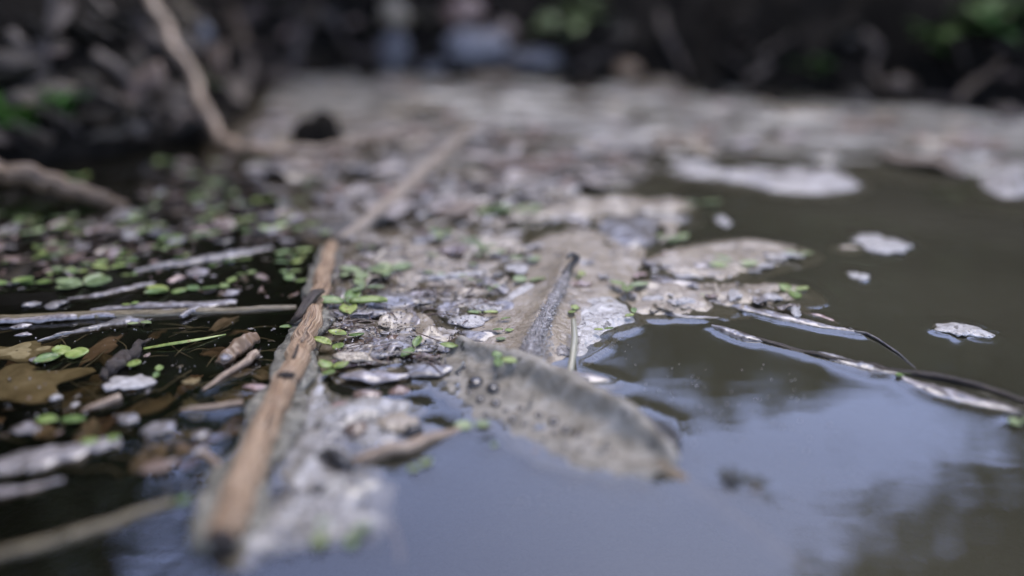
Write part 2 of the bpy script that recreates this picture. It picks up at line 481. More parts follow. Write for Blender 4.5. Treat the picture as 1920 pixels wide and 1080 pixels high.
# ================================================================== THE SETTING
# pond outline in plan (metres); beyond it the ground rises
BANK = [pg(-320, 360), pg(-60, 318), pg(180, 285), pg(330, 262), pg(430, 215), pg(480, 150), pg(640, 133), pg(820, 140), pg(1000, 148),
        pg(1300, 163), pg(1600, 183), pg(1920, 212), pg(2200, 240)]
POND = np.array([p[:2] for p in BANK] + [(1.2, 0.62), (2.4, 0.5), (3.4, -0.4), (3.0, -2.2), (0.6, -2.8), (-1.0, -2.2), (-0.95, -0.8), (-0.62, 0.0), (-0.5, 0.22)])

def axis(lo, hi, a, b, step, grow=1.25):
    core = np.arange(a, b, step)
    def ext(start, end, sgn):
        out = []; s = step; x = start
        while (x - end) * sgn < 0:
            s = min(s * grow, 4.0); x += sgn * s; out.append(x)
        return out
    return np.array(sorted(ext(a, lo, -1) + list(core) + ext(b, hi, 1)))

def grid_mesh(xs, ys, Z):
    X, Y = np.meshgrid(xs, ys)
    nx = len(xs); ny = len(ys)
    V = np.stack([X, Y, Z], -1).reshape(-1, 3)
    I = np.arange(nx * ny).reshape(ny, nx)
    F = np.stack([I[:-1, :-1], I[:-1, 1:], I[1:, 1:], I[1:, :-1]], -1).reshape(-1, 4)
    return V, F

def ground_z(X, Y):
    S = -signed(POND, X, Y)
    S = S + 0.05 * fbm(X * 8, Y * 8, 3, 4, 0.6)
    out = np.clip(S, 0, None)
    z = 0.075 * (1 - np.exp(-out / 0.035)) + 0.16 * (1 - np.exp(-out / 0.35)) + 0.02 * fbm(X * 16, Y * 16, 5, 4) * np.clip(out / 0.02, 0, 1)
    z = z + 0.06 * fbm(X * 1.2, Y * 1.2, 8, 3) * np.clip(out / 0.6, 0, 1)
    ins = np.clip(-S, 0, None)
    return np.where(S > 0, z, -0.055 * (1 - np.exp(-ins / 0.03)) - 0.001)

def hit(px, py, lift=0.0):
    '''where the line of sight through a photo pixel meets the ground'''
    v = ray(px, py)
    t = np.linspace(0.35, 2.5, 1500)
    X, Y, Z = v[0] * t, v[1] * t, CAM_H + v[2] * t
    g = ground_z(X[None], Y[None])[0]
    k = np.argmax((Z < g + lift) & (Y > 0.3))
    return np.array((X[k], Y[k], Z[k])), t[k]

gx = axis(-45, 45, -0.75, 1.0, 0.012); gy = axis(-40, 60, -0.1, 1.3, 0.012)
GX, GY = np.meshgrid(gx, gy)
V, F = grid_mesh(gx, gy, ground_z(GX, GY))
kind(mobj('ground', V, F, 'soil'), 'structure')

# the water: one closed body, its top a fine sheet that is drawn up to whatever floats in it (see the end)
wx = axis(-4, 6, -0.24, 0.26, 0.00125, 1.3); wy = axis(-4, 1.4, 0.105, 0.44, 0.00125, 1.3)

def water_material():
    m = bpy.data.materials.new('pond water')
    m.use_nodes = True
    nt = m.node_tree; nt.nodes.clear()
    N = nt.nodes.new; L = nt.links.new
    out = N('ShaderNodeOutputMaterial')
    tc = N('ShaderNodeTexCoord')
    n1 = N('ShaderNodeTexNoise'); n1.inputs['Scale'].default_value = 22; n1.inputs['Detail'].default_value = 2
    mp = N('ShaderNodeMapping'); mp.inputs['Scale'].default_value = (1, 2.2, 1); mp.inputs['Rotation'].default_value = (0, 0, 0.3)
    L(tc.outputs['Object'], mp.inputs[0]); L(mp.outputs[0], n1.inputs['Vector'])
    b = N('ShaderNodeBump'); b.inputs['Strength'].default_value = 0.12; b.inputs['Distance'].default_value = 0.001
    L(n1.outputs[0], b.inputs['Height'])
    fr = N('ShaderNodeFresnel'); fr.inputs['IOR'].default_value = 1.8
    L(b.outputs[0], fr.inputs['Normal'])
    gl = N('ShaderNodeBsdfGlossy'); gl.inputs['Roughness'].default_value = 0.015
    L(b.outputs[0], gl.inputs['Normal'])
    tr = N('ShaderNodeBsdfTransparent')
    df = N('ShaderNodeBsdfDiffuse')
    # suspended silt: thick on the open side of the pond, thin among the litter by the bank
    n2 = N('ShaderNodeTexNoise'); n2.inputs['Scale'].default_value = 9; n2.inputs['Detail'].default_value = 4
    L(tc.outputs['Object'], n2.inputs['Vector'])
    sx = N('ShaderNodeSeparateXYZ'); L(tc.outputs['Object'], sx.inputs[0])
    mr = N('ShaderNodeMapRange'); mr.inputs['From Min'].default_value = -0.06; mr.inputs['From Max'].default_value = 0.02
    mr.inputs['To Min'].default_value = 0.06; mr.inputs['To Max'].default_value = 0.6
    L(sx.outputs['X'], mr.inputs[0])
    mm = N('ShaderNodeMath'); mm.operation = 'MULTIPLY_ADD'; mm.inputs[1].default_value = 0.25; mm.inputs[2].default_value = -0.12
    L(n2.outputs[0], mm.inputs[0])
    ma = N('ShaderNodeMath'); ma.operation = 'ADD'; ma.use_clamp = True
    L(mr.outputs[0], ma.inputs[0]); L(mm.outputs[0], ma.inputs[1])
    L(ramp(nt, n2.outputs[0], [(0.3, (0.062, 0.058, 0.038)), (0.7, (0.088, 0.082, 0.055))]), df.inputs['Color'])
    m1 = N('ShaderNodeMixShader'); L(ma.outputs[0], m1.inputs[0]); L(tr.outputs[0], m1.inputs[1]); L(df.outputs[0], m1.inputs[2])
    m2 = N('ShaderNodeMixShader'); L(fr.outputs[0], m2.inputs[0]); L(m1.outputs[0], m2.inputs[1]); L(gl.outputs[0], m2.inputs[2])
    L(m2.outputs[0], out.inputs['Surface'])
    va = N('ShaderNodeVolumeAbsorption'); va.inputs['Color'].default_value = (0.62, 0.56, 0.40, 1); va.inputs['Density'].default_value = 110
    L(va.outputs[0], out.inputs['Volume'])
    return m

def water_body():
    X, Y = np.meshgrid(wx, wy)
    V, F = grid_mesh(wx, wy, 0 * X)
    nx, ny = len(wx), len(wy)
    F = [tuple(f) for f in F.tolist()]
    k = len(V)
    ring = [j for j in range(nx)] + [i * nx + nx - 1 for i in range(1, ny)] + [(ny - 1) * nx + j for j in range(nx - 2, -1, -1)] + [i * nx for i in range(ny - 2, 0, -1)]
    low = V[ring].copy(); low[:, 2] = -0.3
    V = np.vstack([V, low])
    n = len(ring)
    for q in range(n):
        F.append((ring[(q + 1) % n], ring[q], k + q, k + (q + 1) % n))
    F.append(tuple(k + q for q in range(n - 1, -1, -1)))
    return mobj('water', V, F, water_material())
WATER = kind(water_body(), 'structure')

# ------------------------------------------------------------------ trees and shrubs round the pond (most seen in the water, some unseen and added for shade)
def leaves(C, R, n, size, seed, hollow=0.25, clumps=14):
    """n folded leaves in clumps spread through an ellipsoid"""
    g = np.random.default_rng(seed)
    cc = g.normal(size=(clumps, 3)); cc /= np.linalg.norm(cc, axis=1)[:, None]
    cc *= (g.random((clumps, 1)) ** 0.45) * 0.8
    w = g.integers(0, clumps, n)
    p = cc[w] + g.normal(size=(n, 3)) * 0.17
    p = p * np.asarray(R) + np.asarray(C)
    d = g.normal(size=(n, 3)); d[:, 2] -= 0.3; d /= np.linalg.norm(d, axis=1)[:, None]
    u = np.cross(d, g.normal(size=(n, 3))); u /= np.linalg.norm(u, axis=1)[:, None]
    k = np.cross(d, u)
    s = size * (0.6 + 0.8 * g.random((n, 1)))
    a = p; b = p + d * s * 0.5 + u * s * 0.3 + k * s * 0.08; c = p + d * s; e = p + d * s * 0.5 - u * s * 0.3 + k * s * 0.08
    V = np.stack([a, b, c, e], 1).reshape(-1, 3)
    i = np.arange(n)[:, None] * 4
    F = np.vstack([i + [0, 1, 2], i + [0, 2, 3]])
    return V, F, p, cc * np.asarray(R) + np.asarray(C)

def tree(name, label, cat, x, y, h, R, cz, n, size, seed, trunk=0.06, group=None, clumps=16):
    z0 = float(ground_z(np.array([[x]]), np.array([[y]]))[0, 0]) - 0.03
    t = thing(name, label, cat, (x, y, z0), group)
    V, F, p, cc = leaves((x, y, cz), R, n, size, seed, clumps=clumps)
    mobj('crown', V, F, 'crown', t, smooth=False)
    top = np.array((x + 0.05 * h, y, cz + R[2] * 0.5))
    tv = tube([(x, y, z0), (x + 0.02 * h, y + 0.01 * h, z0 + (top[2] - z0) * 0.5), top], [trunk, trunk * 0.7, trunk * 0.2], 14, 9, 0.2, seed=seed)
    tr = mobj('trunk', tv[0], tv[1], 'trunk', t)
    for q, c in enumerate(cc[:7]):
        s = np.array((x + 0.01 * h, y, z0 + (top[2] - z0) * (0.35 + 0.07 * q)))
        bv = tube([s, (s + c) / 2 + (0, 0, 0.06 * h), c], [trunk * 0.4, trunk * 0.25, trunk * 0.06], 8, 6, 0.15, seed=seed + q)
        b = mobj('limb', bv[0], bv[1], 'trunk', tr, world=False)
        b.data.transform(__import__('mathutils').Matrix.Translation(Vector([-float(k) for k in BASE[t.name]])))
    return t

G1 = 'trees standing far behind the bank'
tree('tree', 'broad dark tree mirrored in the middle of the pond', 'tree', 0.6, 9.0, 4.2, (2.3, 1.4, 1.6), 2.75, 9000, 0.16, 21, 0.12, G1)
tree('tree', 'dark tree mirrored right of the pond middle', 'tree', 4.3, 8.6, 4.4, (2.2, 1.4, 1.6), 2.8, 9000, 0.16, 22, 0.12, G1)
tree('tree', 'dark tree mirrored left of the pond middle', 'tree', -3.2, 8.5, 5.0, (2.3, 1.4, 2.3), 3.2, 10000, 0.16, 23, 0.13, G1)
tree('tree', 'tall tree leaning in from the right edge of the reflection', 'tree', 2.42, 2.3, 5.0, (1.15, 1.15, 1.5), 2.85, 20000, 0.11, 24, 0.07, None, 30)
tree('tree', 'low dark tree mirrored at the right edge of the pond', 'tree', 7.2, 8.2, 5.0, (2.3, 1.6, 2.0), 2.9, 9000, 0.17, 20, 0.12, G1)
tree('tree', 'dark tree far right beyond the open water', 'tree', 8.4, 6.0, 5.5, (2.4, 2.0, 2.6), 3.2, 8000, 0.18, 25, 0.13, G1)
tree('tree', 'unseen spreading tree added behind the camera to shade the pond', 'tree', -1.3, -1.9, 5.2, (2.3, 2.3, 1.0), 4.0, 9000, 0.17, 26, 0.10, None, 26)  # crown out of view, added to cut sky light on the litter
tree('tree', 'unseen tree added on the left shore to close off sky light', 'tree', -3.0, 1.2, 4.6, (1.9, 1.9, 1.2), 3.2, 8000, 0.16, 27, 0.09, None, 22)  # added out of view to narrow the open sky overhead
tree('tree', 'unseen tree added behind the camera at right to shade the pond', 'tree', 2.6, -2.6, 5.2, (2.4, 2.4, 1.6), 3.9, 9000, 0.17, 28, 0.10, None, 26)  # another unseen crown, added to dim the sky light
tree('tree', 'young tree on the left bank leaning over the dark water', 'tree', -1.35, 2.0, 4.6, (0.95, 0.85, 1.35), 3.35, 12000, 0.11, 29, 0.05, None, 24)
G2 = 'shrubs hanging over the bank'
tree('shrub', 'dense shrub hanging over the left bank above the fallen branch', 'shrub', -1.0, 0.95, 1.2, (0.55, 0.5, 0.42), 0.5, 9000, 0.045, 31, 0.018, G2)
tree('shrub', 'tall dense shrub at the far left of the pond', 'shrub', -1.75, 1.3, 1.6, (0.75, 0.7, 0.72), 0.85, 10000, 0.06, 32, 0.022, G2)
tree('shrub', 'bushy shrub on the bank mirrored in the dark left water', 'shrub', -0.85, 1.42, 1.1, (0.45, 0.4, 0.42), 0.56, 9000, 0.05, 37, 0.016, G2)
tree('shrub', 'low shrub over the bank behind the bent branch', 'shrub', -0.35, 1.22, 0.7, (0.5, 0.3, 0.16), 0.36, 9000, 0.045, 33, 0.014, G2)
tree('shrub', 'low shrub over the bank behind the pale scum', 'shrub', 0.35, 1.12, 0.7, (0.5, 0.28, 0.13), 0.31, 9000, 0.045, 34, 0.014, G2)
tree('shrub', 'low shrub over the bank at the far right', 'shrub', 1.0, 1.02, 0.7, (0.5, 0.32, 0.17), 0.34, 9000, 0.045, 35, 0.014, G2)
tree('shrub', 'shrub on the left shore beside the camera', 'shrub', -1.25, 0.1, 1.0, (0.45, 0.5, 0.4), 0.55, 7000, 0.05, 36, 0.018, G2)

# ================================================================== SCUM, SILT AND LITTER AFLOAT
def fz(h, ew, amp, f, seed, bias=0.0, oct=4, ridged=0.0, fx=1.0, fy=1.0):
    def g(S, X, Y):
        S2 = S + 0.35 * ew * fbm(X * f * 0.6, Y * f * 0.6, seed + 20, 3)
        base = np.clip(S2 / ew, -2.0, 1)
        n = fbm(X * f * fx, Y * f * fy, seed, oct)
        if ridged:
            n = n - ridged * np.abs(fbm(X * f * 0.7, Y * f * 1.2, seed + 7, 3))
        return base * h + amp * n * np.clip(base + 0.6, 0.15, 1) + bias
    return g

def raft(name, label, cat, P, step, zf, m, margin=0.006, group=None, n=None, rag=0.0, cut=-0.004, ragf=11):
    poly = poly_px(P, n)
    if rag:
        zf0 = zf
        zf = lambda S, X, Y: zf0(S + rag * fbm(X * ragf, Y * ragf * 1.27, 99, 4, 0.6) - rag * 0.2, X, Y)
    V, F = field(poly, step, zf, margin, cut)
    o = mobj(name, V, F, m, wl=True)
    tag(o, label, cat, group)
    return o

RAFT = [(470, 200), (500, 148), (640, 134), (820, 141), (1000, 150), (1300, 166), (1600, 187), (1920, 216), (2150, 240), (2150, 350),
        (1930, 356), (1880, 366), (1840, 335), (1740, 325), (1620, 312), (1570, 318), (1450, 296), (1350, 300), (1260, 306), (1180, 285), (1080, 262), (980, 248),
        (860, 240), (760, 236), (690, 226), (620, 214), (560, 220)]
MURK = [(440, 292), (450, 240), (500, 205), (600, 205), (700, 215), (860, 226), (1000, 236), (1120, 256), (1240, 290), (1250, 315), (1200, 350), (1130, 372), (1000, 398),
        (860, 414), (760, 424), (690, 428), (620, 424), (590, 360), (540, 315)]
raft('drifted_litter', 'brown-grey drift of rotten litter between the pale scum and the sticks', 'litter', MURK, 0.002,
     fz(0.0014, 0.016, 0.0040, 34, 42, -0.0003, 4, 0.5, 0.7, 1.6), 'murk', 0.02, n=160, rag=0.02)
raft('scum_raft', 'wide raft of grey scum floating along the far bank', 'scum', RAFT, 0.0022,
     fz(0.0022, 0.02, 0.0052, 30, 41, -0.0004, 4, 0.4, 0.6, 1.8), 'raft', 0.03, n=200, rag=0.04)
TONGUE = [(1225, 318), (1270, 300), (1340, 306), (1420, 318), (1480, 322), (1560, 318), (1612, 342), (1580, 358), (1490, 362), (1420, 350), (1370, 345), (1300, 332), (1250, 330)]
raft('foam_tongue', 'pale ragged tongue of foam reaching from the scum over open water', 'foam', TONGUE, 0.0016,
     fz(0.0026, 0.012, 0.0042, 75, 44, 0, 4, 0.4), 'palescum', 0.008)
raft('foam_clot', 'blurred pale foam clot at the right edge below the scum', 'foam', [(1840, 335), (1880, 312), (1935, 318), (1940, 350), (1890, 372), (1850, 352)], 0.0016, fz(0.0035, 0.01, 0.003, 70, 45), 'palescum', 0.006)
raft('litter_film', 'thin pale film of litter behind the central leaf', 'film', [(930, 395), (1030, 376), (1150, 370), (1250, 374), (1300, 384), (1270, 400), (1160, 404), (1050, 412), (960, 410)], 0.001,
     fz(0.0016, 0.006, 0.0018, 120, 46), 'silt', 0.005)
raft('wet_leaf', 'flat wet leaf with lavender sheen behind the central leaf', 'leaf', [(1110, 420), (1180, 408), (1290, 404), (1296, 416), (1240, 430), (1225, 462), (1170, 466), (1130, 446)], 0.001,
     fz(0.0020, 0.006, 0.0014, 120, 47), 'wet', 0.005)
# the mat of litter between the stick and the central leaf
MATP = [(612, 470), (640, 432), (700, 418), (800, 420), (900, 424), (1000, 432), (1010, 470), (970, 520), (950, 565), (930, 610), (870, 640), (846, 660), (838, 700), (790, 712), (740, 690), (690, 700), (640, 700), (612, 650), (606, 560)]
raft('litter_mat', 'mottled mat of rotting litter right of the long stick', 'litter', MATP, 0.0007,
     fz(0.0009, 0.008, 0.0024, 105, 51, -0.0006, 5, 0.5, 0.8, 1.3), 'litter', 0.004)
raft('silt_sheet', 'beige silt sheet at the back of the litter mat', 'film', [(690, 470), (740, 440), (830, 428), (950, 432), (985, 460), (960, 510), (930, 555), (870, 575), (800, 560), (740, 530), (700, 500)], 0.0008,
     fz(0.0014, 0.008, 0.0021, 100, 52, -0.0002, 5, 0.4, 0.7, 1.4), 'silt', 0.004)
# right lobes
raft('silt_film', 'tan silt film on the right of the central leaf, green along its edge', 'film', [(1190, 492), (1240, 472), (1310, 456), (1400, 448), (1490, 462), (1524, 480), (1470, 494), (1420, 510), (1370, 530), (1300, 524), (1240, 512)], 0.0009,
     fz(0.0018, 0.007, 0.0014, 110, 53), 'silt', 0.005)
raft('silt_shelf', 'low shelf of silty leaf fragments right of the central leaf', 'film', [(1150, 545), (1210, 525), (1290, 528), (1360, 535), (1440, 528), (1510, 545), (1520, 565), (1450, 575), (1400, 580), (1340, 588), (1260, 592), (1190, 588)], 0.0008,
     fz(0.0012, 0.006, 0.0018, 130, 54), 'silt', 0.005)
# pale slime beside the near part of the stick
raft('slime_film', 'pale spotted slime film beside the near end of the stick', 'film', [(600, 700), (650, 735), (720, 752), (780, 790), (770, 820), (720, 850), (705, 900), (715, 960), (690, 1010), (620, 1030), (540, 1045), (450, 1060), (450, 1000), (500, 900), (540, 800), (570, 730)], 0.0008,
     fz(0.0013, 0.006, 0.0017, 130, 57, 0.0, 5), 'palemat', 0.008, rag=0.009, cut=-0.0007, ragf=70)

# ------------------------------------------------------------------ central leaf with its ridge
CL = [(905, 692), (850, 655), (865, 618), (920, 575), (950, 530), (985, 470), (1010, 438), (1080, 428), (1160, 440), (1215, 470), (1225, 505), (1200, 545), (1160, 580), (1130, 630), (1075, 672), (1000, 700), (950, 705)]
RID = np.array([pg(x, y)[:2] for x, y in [(1068, 492), (1050, 540), (1022, 590), (1000, 640), (978, 690)]])
def ridge_dist(X, Y):
    D = np.full(X.shape, 9.0)
    for a, b in zip(RID[:-1], RID[1:]):
        e = b - a
        t = np.clip(((X - a[0]) * e[0] + (Y - a[1]) * e[1]) / (e @ e), 0, 1)
        D = np.minimum(D, np.hypot(X - a[0] - t * e[0], Y - a[1] - t * e[1]))
    return D
def clz(S, X, Y):
    base = np.clip((S + 0.003 * fbm(X * 150, Y * 150, 3, 3)) / 0.009, -2, 1)
    z = base * 0.0012 + 0.0011 * fbm(X * 110, Y * 110, 61, 4) * np.clip(base + 0.5, 0.2, 1)
    d = ridge_dist(X, Y)
    return z + 0.0042 * np.exp(-d / 0.006) * np.clip(S / 0.006, 0, 1)
poly = poly_px(CL)
leafc = thing('silted_leaf', 'large tan leaf covered in silt with a raised midrib, centre of the pond', 'leaf', pg(1040, 580))
V, F = field(poly, 0.0008, clz, 0.004)
mobj('blade', V, F, 'silt', leafc, wl=True)
rp = [pg(1070, 494, 0.0060), pg(1050, 540, 0.0060), pg(1024, 590, 0.0056), pg(1003, 636, 0.0052), pg(988, 672, 0.0035), pg(976, 700, 0.001)]
V, F, U = tube(rp, [0.0008, 0.0017, 0.0021, 0.0024, 0.0028, 0.002], 110, 14, 0.5, seed=5, flat=0.8)
rib = mobj('midrib', V, F, 'rib', leafc)
V, F, U = tube([pg(1060, 515, 0.0058), pg(1076, 492, 0.0075), pg(1082, 484, 0.0085), pg(1072, 478, 0.0105), pg(1064, 484, 0.0105)], [0.0013, 0.0012, 0.0011, 0.001, 0.0005], 26, 10, 0.2, seed=6)
mobj('stalk_hook', V, F, 'dark', leafc)
for q, pts in enumerate([[(1046, 545), (1000, 556), (950, 575)], [(1020, 600), (975, 612), (925, 628)], [(1000, 645), (955, 655), (905, 668)], [(1040, 560), (1075, 572), (1110, 600)], [(1010, 630), (1040, 640), (1075, 660)]]):
    V, F, U = tube([pg(x, y, 0.0026 - 0.0007 * i) for i, (x, y) in enumerate(pts)], [0.0007, 0.0005, 0.0003], 22, 7, 0.4, seed=70 + q)
    mobj('side_vein', V, F, 'rib', leafc)
raft('frothy_leaf', 'white frothy leaf edge beside the pale upright stem', 'leaf', [(1062, 660), (1055, 620), (1070, 585), (1095, 562), (1130, 556), (1165, 568), (1190, 592), (1184, 610), (1150, 625), (1130, 645), (1100, 668), (1075, 672)], 0.0006,
     fz(0.0018, 0.005, 0.0011, 210, 64), 'froth', 0.003)
raft('leaf_tip', 'lavender wet leaf tip under the pale upright stem', 'leaf', [(1010, 690), (1035, 682), (1070, 690), (1110, 702), (1150, 716), (1120, 718), (1080, 720), (1040, 722), (1005, 712)], 0.0006,
     fz(0.0014, 0.004, 0.0005, 170, 65), 'wet', 0.003)
st = mobj('upright_straw', *(lambda r: (r[0], r[1]))(tube([pg(1063, 722, -0.0006), pg(1070, 690, 0.002), pg(1077, 640, 0.005), pg(1075, 600, 0.006)], [0.0009, 0.001, 0.001, 0.0008], 24, 9, 0.1, seed=8)), 'pale_stem', wl=True)
tag(st, 'pale straw-coloured stem standing over the white frothy leaf', 'stem')

# ------------------------------------------------------------------ curled grey leaf
ct = thing('curled_leaf', 'large grey dead leaf with rolled-up edge lying on bright water', 'leaf', pg(1040, 770))
def cprof(t, v):
    # v from the low near edge (-1) over the flat blade to the rolled rim (+1)
    curl = math.sin(math.pi * min(1, max(0, (t * 0.88 + 0.12)))) ** 0.6
    K = [(-1.0, -1.62, -0.0007), (-0.75, -1.25, 0.0006), (-0.4, -0.70, 0.0015), (-0.05, -0.15, 0.0021), (0.2, 0.12, 0.0034), (0.4, 0.24, 0.0060), (0.55, 0.32, 0.0080), (0.7, 0.44, 0.0090), (0.85, 0.62, 0.0087), (1.0, 0.78, 0.0066)]
    q = np.linspace(v - 0.09, v + 0.09, 5)
    a = float(np.interp(q, [k[0] for k in K], [k[1] for k in K]).mean()); z = float(np.interp(q, [k[0] for k in K], [k[2] for k in K]).mean())
    z *= 1 + 0.22 * float(vnoise(t * 7.0, v * 1.5, 12))
    return (a, z if z < 0.0018 else 0.0018 + (z - 0.0018) * curl)
cs = [pg(845, 668), pg(905, 702), pg(985, 742), pg(1070, 788), pg(1150, 832), pg(1215, 866), pg(1250, 890)]
V, F = strip(cs[::-1], [0.0050, 0.0080, 0.0105, 0.0118, 0.0124, 0.0112, 0.0070], lambda t, v: cprof(1 - t, v), 90, 44, 0.00025, 0.22, 0.0016, 130, 77, 12)
mobj('blade', V, F, 'curl', ct, wl=True)
BL = V[:len(V) // 2]; BL = BL[BL[:, 2] < 0.005]
for q, (a, b) in enumerate([((870, 678), (850, 700)), ((930, 700), (895, 750)), ((1000, 738), (960, 800)), ((1075, 782), (1045, 838)), ((1140, 820), (1110, 862))]):
    V, F, U = tube([pg(*a, 0.0034), pg((a[0] + b[0]) / 2 + 3, (a[1] + b[1]) / 2, 0.0022), pg(*b, 0.0008)], [0.0005, 0.0004, 0.0002], 16, 6, 0.3, seed=q)
    mobj('side_vein', V, F, 'curl', ct)
# spots
for q, (x, y, w) in enumerate([(892, 716, 27), (924, 727, 22), (900, 748, 15), (929, 756, 16), (962, 786, 15), (984, 795, 12), (1010, 778, 13), (1038, 790, 18), (1062, 807, 20), (1038, 812, 11), (1084, 816, 11), (860, 700, 9), (870, 688, 8), (1000, 805, 9), (948, 770, 10), (885, 762, 9), (912, 778, 11), (940, 792, 9), (1105, 830, 13), (1120, 848, 10), (1090, 842, 9), (1060, 838, 10), (1020, 824, 9), (1140, 838, 9), (975, 765, 10), (880, 736, 9), (1150, 852, 10)]):
    s = w * px_size(x, y) * 0.58
    zb = 0.002
    for _ in range(3):
        p = pg(x, y, zb); zb = float(BL[np.argmin((BL[:, 0] - p[0]) ** 2 + (BL[:, 1] - p[1]) ** 2), 2])
    V, F = lump(pg(x, y, zb + s * 0.12), s, s * 1.25, s * 0.5, 200 + q, 0.12, 6, 12)
    mobj('blister', V, F, 'bead', ct)
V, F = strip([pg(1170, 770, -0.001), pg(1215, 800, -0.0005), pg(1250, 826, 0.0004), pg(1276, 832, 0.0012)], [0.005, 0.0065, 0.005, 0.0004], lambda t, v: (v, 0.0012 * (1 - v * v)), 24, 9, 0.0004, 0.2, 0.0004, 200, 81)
mobj('shadow_lobe', V, F, 'dark', ct, wl=True)  # dark lobe added as the curled leaf's shadow and reflection on the water
V, F, U = tube([pg(1235, 876, 0.0005), pg(1290, 918, -0.0026), pg(1370, 975, -0.0034), pg(1520, 1085, -0.0040)], [0.0022, 0.0024, 0.0024, 0.0022], 30, 10, 0.2, seed=9)
mobj('leaf_stalk', V, F, 'drownedtan', ct, uv=U)

# ================================================================== STICKS, BRANCHES, TWIGS
def tubething(name, label, cat, pts, rad, m, n=60, seg=14, rn=0.15, fibre=0.0, flat=1.0, seed=0, wob=0.0, wl=True, group=None):
    V, F, U = tube(pts, rad, n, seg, rn, fibre, flat, seed, wob)
    return tag(mobj(name, V, F, m, uv=U, wl=wl), label, cat, group)

sp = [pg(420, 1010, 0.0028), pg(446, 935, 0.003), pg(484, 835, 0.003), pg(525, 742, 0.0028), pg(562, 658, 0.0027), pg(588, 590, 0.0024), pg(606, 520, 0.002), pg(620, 462, 0.0014)]
stick = thing('stick', 'long pale brown stick running away through the pond litter', 'stick', pg(520, 745))
V, F, U = tube(sp, [0.0030, 0.0032, 0.0033, 0.0033, 0.0033, 0.0032, 0.0030, 0.0026], 320, 64, 0.07, 0.16, 0.9, 3, 0.25)
mobj('wood', V, F, 'stick', stick, uv=U, wl=True)
sk = [p * (1, 1, 0) + (-0.0006, 0, 0.0001) for p in sp]
V, F, U = tube(sk, [0.0052, 0.0062, 0.0066, 0.0062, 0.0057, 0.0053, 0.0048, 0.0038], 200, 40, 0.8, 0, 0.42, 13)
mobj('algae_skirt', V, F, 'skirt', stick, wl=True)
V, F = lump(pg(418, 1016, 0.0026), 0.0027, 0.0018, 0.0026, 15, 0.35)
mobj('rotten_end', V, F, 'stick_end', stick)
V, F = lump(pg(538, 703, 0.0057), 0.0024, 0.0010, 0.0010, 16, 0.4)
mobj('knot', V, F, 'stick_end', stick)
for q, (x, y, z) in enumerate([(566, 640, 0.0056), (550, 672, 0.0058), (572, 612, 0.0054), (500, 800, 0.006)]):
    V, F, U = tube([pg(x, y, z), pg(x + 9, y - 26, z + 0.0004)], [0.0005, 0.0003], 10, 6, 0.3, seed=q)
    mobj('splinter', V, F, 'stick_end' if q % 2 else 'twig', stick, uv=U)
# the bark flake lying across it
V, F, U = tube([pg(544, 608, 0.001), pg(558, 592, 0.0042), pg(576, 568, 0.0062), pg(590, 551, 0.0070), pg(603, 545, 0.0064)], [0.0006, 0.0016, 0.0018, 0.0021, 0.0012], 60, 14, 0.45, 0.35, 0.6, 17)
tag(mobj('bark_flake', V, F, 'bark', uv=U), 'dark curled bark flake lying across the long stick', 'bark')
tubething('stick', 'blurred tan stick leading on behind the long stick towards the scum', 'stick', [pg(640, 452, 0.0008), pg(700, 404, 0.003), pg(770, 347, 0.0044), pg(830, 292, 0.0056), pg(885, 242, 0.0066)], [0.0024, 0.0034, 0.0037, 0.0036, 0.003], 'driftwood', 80, 20, 0.15, 0.2, 1, 23, 0.3)
tubething('fallen_branch', 'thick brown branch dipping into the pond from the left edge', 'branch', [pd(-180, 245, 0.34), pd(-30, 312, 0.352), pd(90, 340, 0.366), pd(180, 372, 0.376), pg(236, 392, -0.002)], [0.0052, 0.0048, 0.0044, 0.0038, 0.0024], 'log', 90, 22, 0.18, 0.25, 1, 24, 0.4)
bb = thing('bent_branch', 'slender bare branch bent at the waterline below the dark bank', 'branch', pg(436, 285))
V, F, U = tube([pd(262, -60, 0.57), pd(300, 30, 0.55), pd(348, 135, 0.53), pd(388, 205, 0.515), pd(420, 258, 0.50), pg(446, 278, 0.006), pg(520, 283, 0.012), pg(610, 276, 0.015), pg(680, 264, 0.019), pg(756, 246, 0.024)],
               [0.0036, 0.0033, 0.0031, 0.0031, 0.003, 0.003, 0.0028, 0.0027, 0.0024, 0.0013], 140, 14, 0.35, 0.2, 1, 25, 1.1)
mobj('stem', V, F, 'twig', bb, uv=U, wl=True)
V, F, U = tube([pd(345, 160, 0.56), pd(310, 165, 0.57), pd(270, 175, 0.58)], [0.002, 0.0016, 0.0008], 20, 8, 0.2, seed=2)
mobj('side_twig', V, F, 'bark', bb, uv=U)
G3 = 'upright stems on the dark bank'
tubething('bank_sapling', 'grey upright stem at the top left of the dark bank', 'stem', [hit(76, 180)[0], pd(84, 120, hit(84, 150)[1]), pd(98, 20, hit(90, 120)[1]), pd(108, -90, hit(90, 120)[1])], [0.003, 0.003, 0.0028, 0.0026], 'bark', 30, 10, seed=26, group=G3, wl=False)
tubething('bank_sapling', 'thin faint stem slanting down the bank beside the grey upright one', 'stem', [pd(150, -40, 0.56), pd(230, 60, 0.555), pd(290, 150, 0.545), hit(335, 225)[0]], [0.003, 0.003, 0.003, 0.002], 'bark', 30, 10, seed=27, group=G3, wl=False)
tubething('bank_sapling', 'faint upright root on the bank right of the bent branch', 'root', [hit(545, 138)[0], hit(562, 70)[0], hit(585, 10)[0]], [0.008, 0.0065, 0.006], 'bark', 30, 10, seed=28, group=G3, wl=False)
tubething('bank_sapling', 'dim slanting root on the bank above the bent branch', 'root', [hit(470, 150)[0], hit(455, 80)[0], hit(430, 5)[0]], [0.007, 0.006, 0.005], 'bark', 30, 10, seed=29, group=G3, wl=False)
